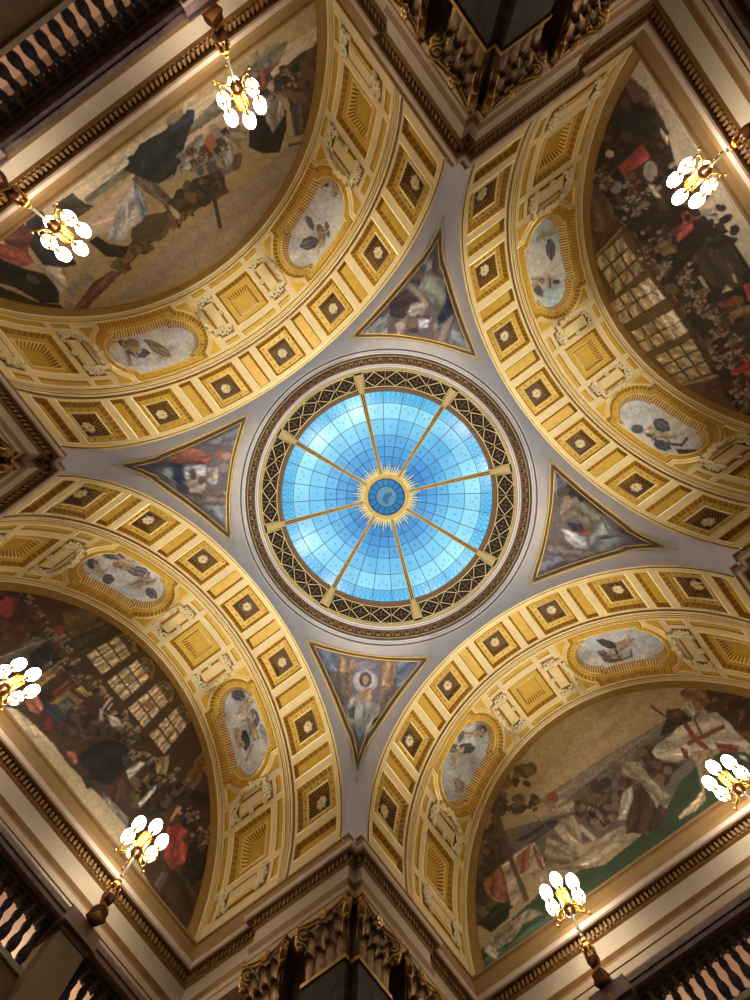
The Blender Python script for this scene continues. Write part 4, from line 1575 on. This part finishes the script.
BARS = [r_of_px(p) for p in (94, 78, 61.8, 50.4, 40.2, 31.5)]
na, nr = 640, 74
rs = np.linspace(.70, RG, nr)
P = np.array([[(r * cos(2 * PI * i / na), r * sin(2 * PI * i / na), dome(r)) for r in rs] for i in range(na)])
gl = MB()
gl.grid(P, 'blue_glass', closed_u=True)
C = np.zeros((na, nr, 3))
tones = [('#74c8ee', 0), ('#98def6', 1), ('#82cdf0', 2), ('#72bdea', 3), ('#66aee2', 4), ('#5ea4da', 5), ('#5ea2d6', 6)]
lim = [RG] + BARS + [0]
A_, R_ = np.meshgrid(np.arange(na) / na * 360, rs, indexing='ij')
for i in range(7):
    k = (R_ <= lim[i] + 1e-6) & (R_ > lim[i + 1])
    C[k] = lin(tones[i][0])
rr = random.Random(2)
tint = {}
pan = ((A_ % 360) // 11.25).astype(int)
for i in range(7):
    for p_ in range(32):
        k = (R_ <= lim[i] + 1e-6) & (R_ > lim[i + 1]) & (pan == p_)
        C[k] *= rr.uniform(.93, 1.05)
# stencilled motifs of the rim band and the dots of the panes
cell = ((A_ % 2.8125) / 2.8125 - .5)
vb = (R_ - lim[1]) / (RG - lim[1])
k = (vb > .12) & (vb < .9) & (np.abs(np.abs(cell) + np.abs(vb - .5) * .8 - .30) < .12)
C[k] = lin('#58aedb')
k = (vb > -.03) & (vb < .05)
C[k] = lin('#4a9ccb')
for i in (1, 2, 3):
    rc = (lim[i] + lim[i + 1]) / 2
    for fr in (.5,):
        da = ((A_ - fr * 11.25) % 11.25)
        da = np.minimum(da, 11.25 - da) * PI / 180 * rc
        k = (np.hypot(da, R_ - rc) < .05)
        C[k] *= .72
for fr in (.28, .72):
    rc = lim[1] - .28 * (lim[1] - lim[2])
    da = ((A_ - fr * 11.25) % 11.25)
    da = np.minimum(da, 11.25 - da) * PI / 180 * rc
    C[(np.hypot(da, R_ - rc) < .045)] *= .74
gl.col = C.reshape(-1, 3)
obj('glass_panes', gl, sky, smooth=True)
for r in BARS:
    mb = MB()
    mb.tube([(r * cos(2 * PI * i / 128), r * sin(2 * PI * i / 128), dome(r, .01)) for i in range(128)], .013, 'pane_lead', 5, closed=True)
    obj('ring_bar', mb, sky)
for k in range(32):
    if (k - 2) % 4 == 0:
        continue
    mb = MB()
    a = rad(11.25 * k)
    mb.tube([(r * cos(a), r * sin(a), dome(r, .01)) for r in np.linspace(.8, RG, 12)], .014, 'pane_lead', 5)
    obj('glazing_bar', mb, sky)
rb = MB()
for off in (-.075, 0, .075):
    rb.tube([(r, off * (.5 + .5 * r / RG), dome(r, .06)) for r in np.linspace(.8, RG, 14)], .024 if off else .014, 'rib_gold', 6)
rb.grid([[(r, o * (.5 + .5 * r / RG), dome(r, .035)) for o in (-.09, .09)] for r in np.linspace(.8, RG, 14)], 'lattice_dark')
rb.box(.8, .95, -.07, .07, dome(.9, .12), dome(.9), 'rib_gold')
v0, v1 = Vector((RG, 0, dome(RG, .03))), Vector((R0 - .06, 0, Z0 + .02 - ZG))
for off in (-.09, .09):
    rb.tube([(v0.x, off * .8, v0.z), (v1.x, off * 1.5, v1.z)], [.03, .04], 'rib_gold', 6)
rb.grid([[(v0.x, o * .8, v0.z + .01), (v1.x, o * 1.5, v1.z + .01)] for o in (-.09, .09)], 'lattice_gold')
ME_RIB = rb.mesh('rib')
for k in range(8):
    obj('rib', ME_RIB, sky, Matrix.Rotation(rad(22.5 + 45 * k), 4, 'Z'))
eye = MB()
ez = dome(.8)
eye.lathe([(.90, ez - .02), (.90, ez - .10), (.86, ez - .13), (.82, ez - .10), (.80, ez - .13), (.75, ez - .10), (.74, ez)], 'rib_gold', 64, mlist=['rib_gold', 'bright_gilding', 'rib_gold', 'bright_gilding', 'rib_gold', 'rib_gold'], caps=False)
obj('eye_ring', eye, sky)
sb = MB()
for k in range(72):
    if k % 9 == 0:
        continue
    a = 2 * PI * k / 72 + PI / 8
    L = 1.40 if k % 3 == 1 else (1.22 if k % 3 else 1.30)
    wv = .05
    z = lambda r: dome(r, .03)
    M = Matrix.Rotation(a, 4, 'Z')
    vs = [(.86, -wv, z(.86)), (.86, wv, z(.86)), (L, .004, z(L)), (L, -.004, z(L)), (.86, 0, z(.86) - .03)]
    sb.add([tuple(M @ Vector(p)) for p in vs], [(0, 1, 2, 3), (0, 4, 3), (1, 2, 4), (4, 2, 3), (0, 1, 4)], 'ray_cream')
obj('sunburst', sb, sky)
md = MB()
n1, n2 = 96, 24
P = np.array([[(r * cos(2 * PI * i / n1), r * sin(2 * PI * i / n1), ez - .01) for r in np.linspace(0.001, .75, n2)] for i in range(n1)])
md.grid(P, 'blue_glass', closed_u=True)
C = np.zeros((n1, n2, 3))
A_, R_ = np.meshgrid(np.arange(n1) / n1 * 360, np.linspace(0, .75, n2), indexing='ij')
C[:] = lin('#4d8cb4')
C[(R_ > .44) & (np.cos(np.radians(A_) * 16) > .55)] = lin('#2c5f80')
C[(R_ < .44)] = lin('#2b5a6c')
C[(R_ < .40)] = lin('#83a3b0')
X_, Y_ = R_ * np.cos(np.radians(A_)), R_ * np.sin(np.radians(A_))
C[(np.hypot(X_ - .06, Y_ * 1.9) < .2) | (np.hypot((X_ + .12) * 1.6, Y_ - .1) < .16)] = lin('#557f98')
md.col = C.reshape(-1, 3)
obj('eye_medallion', md, sky, smooth=True)

# ------------------------------------------------------------------ entablature round the whole plan
QUARTER = [(4.73, 8.72), (4.73, 6.95), (4.60, 6.95), (4.60, 4.78), (4.78, 4.78), (4.78, 4.60), (6.95, 4.60), (6.95, 4.73), (8.72, 4.73)]
BLOCKQ = [(4.72, 8.90), (4.72, 4.91), (4.91, 4.91), (4.91, 4.72), (8.90, 4.72)]


def whole(q):
    pts = []
    for k in range(4):
        a = -k * PI / 2
        pts += [tuple(np.round(rotz(np.array([x, y, 0.0]), a)[:2], 5)) for x, y in q]
    return pts


def offset(poly, d):
    """shift an axis-aligned closed outline by d towards the room"""
    n = len(poly)
    out = []
    for i in range(n):
        a, b, c = poly[i - 1], poly[i], poly[(i + 1) % n]
        e1, e2 = (b[0] - a[0], b[1] - a[1]), (c[0] - b[0], c[1] - b[1])
        l1, l2 = math.hypot(*e1), math.hypot(*e2)
        n1, n2 = (e1[1] / l1, -e1[0] / l1), (e2[1] / l2, -e2[0] / l2)   # outline runs clockwise: right-hand normal faces the room
        out.append((b[0] + d * (n1[0] + n2[0]), b[1] + d * (n1[1] + n2[1])))
    return out


PLAN, BLOCK = whole(QUARTER), whole(BLOCKQ)
ent = struct('trim_1', None)


def sweep(name, poly, prof, mats):
    mb = MB()
    rings_ = [[(x, y, z) for x, y in offset(poly, d)] for d, z in prof]
    for i in range(len(rings_) - 1):
        mb.grid([rings_[i], rings_[i + 1]], mats[i], closed_v=True)
    return obj(name, mb, ent)


sweep('blocking_course', BLOCK, [(-.35, ZS + .02), (-.02, ZS), (0, ZS - .015), (0, 8.30), (-.02, 8.29), (-.025, 8.24), (.005, 8.23), (.005, 8.15), (.02, 8.14), (.02, 7.6)], ['stone_fascia', 'edge_cream', 'stone_beige', 'stone_brown', 'stone_brown', 'stone_brown', 'stone_beige', 'stone_brown', 'stone_beige'])
sweep('cornice', PLAN, [(-.1, 7.92), (.14, 7.80), (.17, 7.70), (.20, 7.66), (.20, 7.59), (.17, 7.575), (.075, 7.60)],
      ['stone_beige', 'stone_beige', 'stone_lilac', 'stone_lilac', 'stone_lilac', 'stone_beige'])
sweep('dentil_band', PLAN, [(.08, 7.61), (.035, 7.59), (.035, 7.475), (.03, 7.47)], ['coffer_brown', 'coffer_brown', 'coffer_brown'])  # recess behind the dentils darkened in colour to stand for its shade
mb = MB()
dl = offset(PLAN, .035)
for i in range(len(dl)):
    a, b = dl[i], dl[(i + 1) % len(dl)]
    L = math.hypot(b[0] - a[0], b[1] - a[1])
    ux, uy = (b[0] - a[0]) / L, (b[1] - a[1]) / L
    nx_, ny_ = uy, -ux
    n = max(1, int(round(L / .098)))
    for k in range(n):
        t = (k + .5) * L / n
        M = Matrix(((ux, nx_, 0, a[0] + ux * t), (uy, ny_, 0, a[1] + uy * t), (0, 0, 1, 0), (0, 0, 0, 1)))
        mb.box(-.026, .026, -.01, .05, 7.47, 7.58, 'stone_brown', M)
obj('dentils', mb, ent)
sweep('bed_moulding', PLAN, [(.05, 7.475), (.05, 7.46), (.03, 7.45), (.012, 7.44), (0, 7.435)], ['antique_gold', 'stone_brown', 'stone_brown', 'stone_brown'])
sweep('frieze', PLAN, [(0, 7.44), (0, 7.15)], ['stone_pale'])
sweep('taenia', PLAN, [(0, 7.165), (.05, 7.13), (.05, 7.125), (.02, 7.06), (.02, 7.0)], ['bright_gilding', 'stone_fascia', 'stone_brown', 'stone_brown'])
sweep('architrave', PLAN, [(.025, 7.02), (.025, 6.93), (.01, 6.92), (.01, 6.80), (-.5, 6.80)], ['stone_fascia', 'stone_brown', 'stone_fascia', 'stone_fascia'])

# ------------------------------------------------------------------ walls, galleries, floor
fl_ = MB()
fl_.box(-14, 14, -14, 14, -1.75, -1.6, 'floor_marble')
struct('floor', fl_)
PIERQ = [(4.95, 8.95), (4.95, 4.95), (8.95, 4.95)]
for nm, q in (('wall_right', 'R'), ('wall_bottom', 'B'), ('wall_left', 'L'), ('wall_top', 'T')):
    mb = MB()
    P = [[(x, y, z) for z in (-1.6, 7.3)] for x, y in PIERQ]
    mb.grid(rotz(P, QANG[q]), 'pier_stone')
    struct(nm, mb)
for nm, bay in (('wall_lower_right', 'LR'), ('wall_upper_left', 'UL'), ('wall_upper_right', 'UR'), ('wall_lower_left', 'LL')):
    mb = MB()
    def bx(*a, m='gallery_plaster'):
        b_ = MB()
        b_.box(*a, m)
        mb.add([tuple(p) for p in rotz(np.array(b_.v), ANG[bay])], b_.f, m)
    bx(-5, 5, 13.0, 13.2, 4.5, 7.2)
    bx(-5, 5, 8.95, 13.2, 6.95, 7.1)
    bx(-5.2, -5.0, 8.9, 13.2, 4.5, 7.2)
    bx(5.0, 5.2, 8.9, 13.2, 4.5, 7.2)
    bx(-5, 5, 7.8, 13.2, 4.5, 4.85, m='pier_stone')
    bx(-5, 5, 9.0, 9.2, -1.6, 4.5, m='pier_stone')
    bx(-5.2, 5.2, 9.05, 9.3, 6.9, 8.6, m='stone_beige')
    struct(nm, mb)
    for x in (-2.6, 2.6):
        l = bpy.data.lights.new('added_gallery_point', 'POINT')  # added point light, unseen source that brightens the gallery plaster
        l.energy = 150
        l.color = (1, .80, .62)
        l.shadow_soft_size = .2
        lo = bpy.data.objects.new('added_gallery_light', l)
        COL.objects.link(lo)
        lo.location = tuple(rotz(np.array([x, 10.9, 6.0]), ANG[bay]))
        l = bpy.data.lights.new('added_vault_spot', 'SPOT')  # added spot without a fixture, evens the light on the vaults
        l.energy = 1200
        l.color = (1, .92, .75)
        l.spot_size = rad(80)
        l.spot_blend = .7
        l.shadow_soft_size = .12
        lo = bpy.data.objects.new('added_vault_spot', l)
        COL.objects.link(lo)
        lo.location = tuple(rotz(np.array([x * .7, 7.3, 4.95]), ANG[bay]))
        lo.rotation_euler = Vector(tuple(rotz(np.array([-x * .06, -.36, 1.0]), ANG[bay]))).to_track_quat('-Z', 'Y').to_euler()

# ------------------------------------------------------------------ balustrades
bal = MB()
bal.box(-.075, .075, -.075, .075, .64, .70, 'baluster_marble')
bal.box(-.08, .08, -.08, .08, 0, .06, 'baluster_marble')
bal.lathe([(.065, .06), (.075, .08), (.05, .10), (.055, .13), (.078, .20), (.082, .25), (.070, .32), (.045, .38), (.050, .40), (.045, .42), (.060, .47), (.066, .52), (.050, .58), (.038, .60), (.055, .62), (.06, .64)], 'baluster_marble', 12)
ME_BAL = bal.mesh('baluster', False)
BALLAB = {'LR': 'dark marble balustrade below the mural with the white horse and cow', 'UL': 'dark marble balustrade below the mural of cloaked figures on pale paving',
          'UR': 'dark marble balustrade below the mural with square amber windows', 'LL': 'dark marble balustrade below the crowded mural with arched pale windows'}
YRS = {'LR': 8.21, 'UL': 8.07, 'UR': 8.18, 'LL': 8.20}
for bay in ('UL', 'UR', 'LL', 'LR'):
    YR = YRS[bay]
    T_ = thing('balustrade', BALLAB[bay], 'balustrade', tuple(rotz(np.array([0, YR, 4.85]), ANG[bay])), ANG[bay], 'gallery balustrades')
    H = MB()
    for x0, x1 in ((-4.9, -2.27), (-1.63, 1.63), (2.27, 4.9)):
        H.box(x0, x1, -.33, .10, 1.28, 1.35, 'rail_marble')
        H.box(x0, x1, -.30, .08, 1.265, 1.28, 'rail_shade')
        H.box(x0, x1, -.31, .09, 1.21, 1.265, 'rail_marble')
        H.box(x0, x1, -.20, .04, 1.15, 1.21, 'rail_shade')
    obj('handrail', H, T_)
    H = MB()
    for x0, x1 in ((-4.9, -2.27), (-1.63, 1.63), (2.27, 4.9)):
        H.box(x0, x1, -.22, .08, .52, .58, 'stone_fascia')
        H.box(x0, x1, -.18, .06, .12, .52, 'stone_brown')
        H.box(x0, x1, -.24, .22, 0, .12, 'stone_brown')
    obj('plinth_rail', H, T_)
    for x in (-1.95, 1.95):
        H = MB()
        H.box(x - .28, x + .28, -.36, .26, .12, 1.06, 'pedestal_stone')
        H.box(x - .32, x + .32, -.40, .30, 0, .12, 'stone_brown')
        H.box(x - .31, x + .31, -.38, .30, 1.06, 1.14, 'rail_shade')
        H.box(x - .36, x + .36, -.43, .34, 1.14, 1.25, 'rail_marble')
        H.box(x - .34, x + .34, -.41, .32, 1.25, 1.35, 'rail_marble')
        obj('pedestal', H, T_)
    xs = [x for x in np.arange(-20, 21) * .218 if abs(abs(x) - 1.95) > .38 and abs(x) < 4.6]
    for x in xs if bay != 'UR' else [x for x in xs if x > 3.6]:
        o = obj('baluster', ME_BAL, T_)
        o.location = (float(x), -.08, .58)
        o.scale = (1, 1, .57 / .70)

# ------------------------------------------------------------------ lamp standards
lp = MB()
lp.box(-.115, .115, -.115, .115, 0, .04, 'lamp_bronze')
lp.box(-.10, .10, -.10, .10, .04, .13, 'lamp_bronze')
lp.box(-.09, .09, -.09, .09, .13, .17, 'lamp_gilt')
ME_LBASE = lp.mesh('plinth')
lu = MB()
lu.lathe([(.07, .17), (.05, .20), (.09, .26), (.115, .33), (.09, .40), (.06, .45), (.10, .50), (.085, .54), (.045, .58), (.055, .61), (.03, .66)], 'lamp_bronze', 14,
         mlist=['lamp_gilt', 'lamp_bronze', 'lamp_bronze', 'lamp_bronze', 'lamp_gilt', 'lamp_gilt', 'lamp_gilt', 'lamp_bronze', 'lamp_gilt', 'lamp_gilt'])
for k in range(6):
    a = k * PI / 3
    lu.blob((.10 * cos(a), .10 * sin(a), .44), .03, .03, .06, 'lamp_gilt', None, 6, 4)
ME_LURN = lu.mesh('urn', True)
lr = MB()
lr.lathe([(.028, .66), (.034, .70), (.024, .72), (.020, 1.10), (.03, 1.12)], 'lamp_rod', 10)
ME_LROD = lr.mesh('stem', True)
lh = MB()
lh.lathe([(.03, 1.08), (.10, 1.12), (.115, 1.17), (.085, 1.22), (.06, 1.24), (.065, 1.30), (.085, 1.42), (.10, 1.50), (.075, 1.53), (.03, 1.58), (.045, 1.62), (0.002, 1.70)], 'lamp_gilt', 14,
         mlist=['lamp_bronze', 'lamp_bronze', 'lamp_bronze'] + ['lamp_gilt'] * 8)
for k in range(8):
    a = k * PI / 4
    lh.tube([(.07 * cos(a), .07 * sin(a), 1.24), (.10 * cos(a), .10 * sin(a), 1.38), (.11 * cos(a), .11 * sin(a), 1.5)], .012, 'lamp_gilt', 5)
ME_LHUB = lh.mesh('hub', True)
la = MB()
pts = [(.08, 0, 1.20), (.17, 0, 1.13), (.28, 0, 1.14), (.33, 0, 1.22), (.32, 0, 1.28)]
la.tube(pts, [.02, .017, .017, .016, .02], 'lamp_gilt', 6)
la.tube([(.2, 0, 1.14), (.19, 0, 1.2), (.14, 0, 1.25), (.12, 0, 1.21)], .012, 'lamp_gilt', 5)
la.blob((.375, 0, 1.13), .03, .03, .03, 'lamp_gilt', None, 7, 4)
la.tube([(.28, 0, 1.14), (.35, 0, 1.11), (.375, 0, 1.13)], .01, 'lamp_gilt', 5)
la.lathe([(.018, 1.26), (.034, 1.30), (.04, 1.325), (.03, 1.33)], 'lamp_gilt', 10, Matrix.Translation((.32, 0, 0)))
ME_LARM = la.mesh('arm', True)
lg = MB()
lg.lathe([(.045, 1.33), (.085, 1.36), (.112, 1.41), (.113, 1.47), (.09, 1.53), (.05, 1.57), (.002, 1.585)], 'lit_globe', 14, Matrix.Translation((.32, 0, 0)), caps=False)
ME_LGLOBE = lg.mesh('globe', True)
LAMPY = {'LR': 7.78, 'LL': 7.69, 'UL': 7.64, 'UR': 7.70}
LAMPX = {('LL', 1): 2.0, ('LL', -1): -1.84, ('UR', 1): 1.82}
for bay in ('UL', 'UR', 'LL', 'LR'):
    for s in (-1, 1):
        if (bay, s) == ('UR', -1):
            continue        # stands outside the photograph
        w = rotz(np.array([LAMPX.get((bay, s), 1.95 * s), LAMPY[bay], 6.2]), ANG[bay])
        T_ = thing('lamp_standard', 'x', 'lamp', tuple(w), ANG[bay] + .3 * s, 'lamp standards on the gallery rail')
        px, py = proj(w)
        T_['label'] = LAMPNAME(px, py, bay)
        obj('plinth', ME_LBASE, T_)
        obj('urn', ME_LURN, T_)
        obj('stem', ME_LROD, T_)
        obj('hub', ME_LHUB, T_)
        for k in range(6):
            M = Matrix.Rotation(k * PI / 3, 4, 'Z')
            obj('arm', ME_LARM, T_, M)
            obj('globe', ME_LGLOBE, T_, M)

# ------------------------------------------------------------------ pilasters with leafy capitals
def leaf_mesh(w, h, out, name):
    mb = MB()
    prof = [(0, 0, .7), (.02, .15, 1.1), (.03, .28, .9), (.035, .42, 1.2), (.05, .56, .95), (.07, .70, 1.15), (.12, .86, .85), (.19, .97, .75), (.25, 1.0, .5), (.29, .93, .35), (.29, .84, .15)]
    P = []
    for o, z, ww in prof:
        row = []
        for k, u in enumerate(np.linspace(-1, 1, 11)):
            row.append((u * w / 2 * ww, o * out / .27 + .035 * (1 - u * u) - .02 * (k % 2), z * h - .03 * abs(u)))
        P.append(row)
    mb.grid(P, 'capital_gilt')
    Q = [[(x, y - .02, z) for x, y, z in row] for row in P]
    mb.grid(Q, 'capital_gilt')
    return mb.mesh(name, True)


ME_LEAF1, ME_LEAF2 = leaf_mesh(.17, .33, .15, 'acanthus_leaf'), leaf_mesh(.16, .32, .18, 'acanthus_leaf')


def volute_mesh():
    mb = MB()
    pts = []
    for i in range(40):
        k = i / 39
        a = -PI / 2 + 2.0 * 2 * PI * k
        q = .115 * (1 - .85 * k)
        pts.append((0, .10 + q * cos(a), .62 + q * sin(a)))
    stem = [(0, -.06, .20), (0, -.03, .34), (0, .02, .46), (0, .07, .50)]
    for off in (-.035, .035):
        mb.tube([(off, y, z) for _, y, z in stem + pts], [.02] * 4 + [.026 - .012 * i / 39 for i in range(40)], 'volute_gilt', 6)
    mb.lathe([(.10, -.03), (.10, .03)], 'volute_gilt', 14, Matrix.Translation((0, .10, .62)) @ Matrix.Rotation(PI / 2, 4, 'Y'))
    for e in (-1, 1):
        mb.blob((e * .04, .10, .62), .025, .03, .03, 'volute_gilt')
    mb.blob((0, .12, .47), .05, .06, .035, 'volute_gilt')
    return mb.mesh('volute', True)


ME_VOL = volute_mesh()
ZN = 5.97     # neck of the capitals


def pilaster_face(T_, M, w, near_notch):
    """M: local frame, x along the face, y out of the wall, z up from the neck"""
    h = w / 2
    mb = MB()
    mb.box(-h, h, -.32, 0, -7.68, -.05, 'shaft_marble', M)
    obj('shaft', mb, T_)
    mb = MB()
    mb.box(-h - .025, h + .025, -.3, .03, -.05, 0, 'volute_gilt', M)
    obj('astragal', mb, T_)
    mb = MB()
    A = [(-h + .03, -.3, 0), (h - .03, -.3, 0), (h - .03, -.02, 0), (-h + .03, -.02, 0)]
    B = [(-h - .02, -.3, .72), (h + .02, -.3, .72), (h + .02, .06, .72), (-h - .02, .06, .72)]
    mb.add([tuple(M @ Vector(p)) for p in A + B], [(0, 1, 5, 4), (1, 2, 6, 5), (2, 3, 7, 6), (3, 0, 4, 7), (4, 5, 6, 7), (0, 3, 2, 1)], 'capital_shade')
    obj('bell', mb, T_)
    for k in range(4):
        obj('acanthus_leaf', ME_LEAF1, T_, M @ Matrix.Translation(((k - 1.5) * w / 4, -.03, 0)))
    for k in range(3):
        obj('acanthus_leaf', ME_LEAF2, T_, M @ Matrix.Translation(((k - 1) * w / 3, 0, .26)))
    for e in (-1, 1):
        obj('volute', ME_VOL, T_, M @ Matrix.Translation((e * (h - .01), .02, 0)) @ Matrix.Rotation(-e * PI / 4, 4, 'Z') @ Matrix.Translation((0, -.03, -.10)) @ Matrix.Scale(1.17, 4))
    mb = MB()
    n = 12
    for z0, z1, o in ((.72, .77, 0), (.77, .80, .03)):
        P0, P1 = [], []
        for i in range(n + 1):
            u = -1 + 2 * i / n
            P0.append((u * (h + .11 + o), .06 + .09 * u * u + o, z0))
            P1.append((u * (h + .11 + o), .06 + .09 * u * u + o, z1))
        bk0, bk1 = [(p[0], -.25, p[2]) for p in P0], [(p[0], -.25, p[2]) for p in P1]
        mb.grid([[tuple(M @ Vector(p)) for p in r_] for r_ in (bk0, P0, P1, bk1)], 'volute_gilt')
        for r_ in ((P0[0], P1[0], bk1[0], bk0[0]), (P0[-1], P1[-1], bk1[-1], bk0[-1])):
            mb.add([tuple(M @ Vector(p)) for p in r_], [(0, 1, 2, 3)], 'volute_gilt')
    obj('abacus', mb, T_)
    mb = MB()
    for k in range(6):
        a = k * PI / 3
        mb.blob(M @ Vector((.055 * cos(a), .12, .73 + .055 * sin(a))), .04, .04, .04, 'volute_gilt', None, 6, 4)
    mb.blob(M @ Vector((0, .15, .73)), .035, .035, .035, 'bright_gilding', None, 6, 4)
    for k in range(7):
        mb.blob(M @ Vector(((k - 3) * .05, .10, .60 + .03 * (k % 2))), .025, .04, .05, 'capital_gilt', None, 6, 4)
    obj('fleuron', mb, T_)


FACEA = Matrix(((1, 0, 0, 0), (0, -1, 0, 0), (0, 0, 1, 0), (0, 0, 0, 1)))     # face in plane y = const looking towards -y


def face_m(cx, cy, kind):
    """in the pier's own (+,+) frame; kind 'y': looks to -y, 'x': looks to -x"""
    if kind == 'y':
        return Matrix(((-1, 0, 0, cx), (0, -1, 0, cy), (0, 0, 1, 0), (0, 0, 0, 1)))
    return Matrix(((0, -1, 0, cx), (1, 0, 0, cy), (0, 0, 1, 0), (0, 0, 0, 1)))


PILTXT = {'T': 'top', 'B': 'bottom', 'L': 'left'}
for q in ('T', 'B', 'L'):
    T_ = thing('corner_pilaster', 'dark marble corner pilaster with folded gilded capital on the pier at the ' + {'T': 'top', 'B': 'bottom', 'L': 'left edge'}[q], 'pilaster',
               (0, 0, ZN), QANG[q], 'corner pilasters of the piers')
    w = .81
    pilaster_face(T_, face_m(4.77 + w / 2, 4.63, 'y'), w, True)
    pilaster_face(T_, face_m(4.63, 4.77 + w / 2, 'x'), w, True)
    mb = MB()
    mb.box(4.76, 5.1, 4.76, 5.1, -7.68, .8, 'shaft_marble')
    obj('core', mb, T_)
    if q == 'L':
        continue
    for kind in ('y', 'x'):
        # which bay does this face look into?
        c = (6.42, 4.63) if kind == 'y' else (4.63, 6.42)
        wpt = rotz(np.array([c[0], c[1], 7.0]), QANG[q])
        side = 'left' if proj(wpt)[0] < proj(rotz(np.array([5, 5, 7.0]), QANG[q]))[0] else 'right'
        S_ = thing('pilaster', 'dark marble pilaster with gilded leafy capital to the %s of the %s corner pilaster' % (side, PILTXT[q]), 'pilaster', (0, 0, ZN), QANG[q], 'flanking pilasters of the piers')
        pilaster_face(S_, face_m(*c, kind), .66, False)

# ------------------------------------------------------------------ every thing's origin at its own base
bpy.context.view_layer.update()
for o in list(COL.objects):
    if o.parent is None and o.get('category') in ('vault', 'mural', 'painting', 'pilaster'):
        pts = []
        for c in o.children_recursive:
            pts += [c.matrix_world @ Vector(q) for q in c.bound_box]
        lo = Vector([min(p[i] for p in pts) for i in range(3)])
        hi = Vector([max(p[i] for p in pts) for i in range(3)])
        base = Vector(((lo.x + hi.x) / 2, (lo.y + hi.y) / 2, lo.z))
        back = Matrix.Translation(-(o.matrix_world.to_3x3().inverted() @ (base - o.location)))
        for c in o.children:
            c.matrix_local = back @ c.matrix_local
        o.location = base

# ------------------------------------------------------------------ daylight above the glass
W_ = bpy.data.worlds.new('sky')
SC.world = W_
W_.use_nodes = True
nt = W_.node_tree
bg = nt.nodes['Background']
tc = nt.nodes.new('ShaderNodeTexCoord')
n = nt.nodes.new('ShaderNodeTexNoise')
n.inputs['Scale'].default_value = 5
n.inputs['Detail'].default_value = 4
nt.links.new(tc.outputs['Generated'], n.inputs['Vector'])
r = nt.nodes.new('ShaderNodeValToRGB')
r.color_ramp.elements[0].position = .38
r.color_ramp.elements[1].position = .68
r.color_ramp.elements[0].color = (.60, .82, 1.0, 1)
r.color_ramp.elements[1].color = (1.3, 1.27, 1.2, 1)
nt.links.new(n.outputs['Fac'], r.inputs['Fac'])
nt.links.new(r.outputs['Color'], bg.inputs['Color'])
bg.inputs['Strength'].default_value = 1.0

# ------------------------------------------------------------------ camera
cam = bpy.data.cameras.new('camera')
cam.sensor_fit = 'VERTICAL'
cam.sensor_height = 36
cam.lens = 36 * FPX / 1000
cam.clip_start = .05
co = bpy.data.objects.new('camera', cam)
COL.objects.link(co)
Rw = RM.T @ np.diag([1, -1, -1])
M = Matrix.Identity(4)
for i in range(3):
    for j in range(3):
        M[i][j] = float(Rw[i, j])
    M[i][3] = float(CAM[i])
co.matrix_world = M
SC.camera = co
vs = SC.view_settings
vs.view_transform = 'Standard'
vs.look = 'None'
vs.exposure = 0
vs.gamma = 1
vs.use_curve_mapping = False
SC.cycles.use_denoising = True
SC.cycles.max_bounces = 6
SC.cycles.diffuse_bounces = 3
SC.cycles.transparent_max_bounces = 12
SC.cycles.sample_clamp_indirect = 6
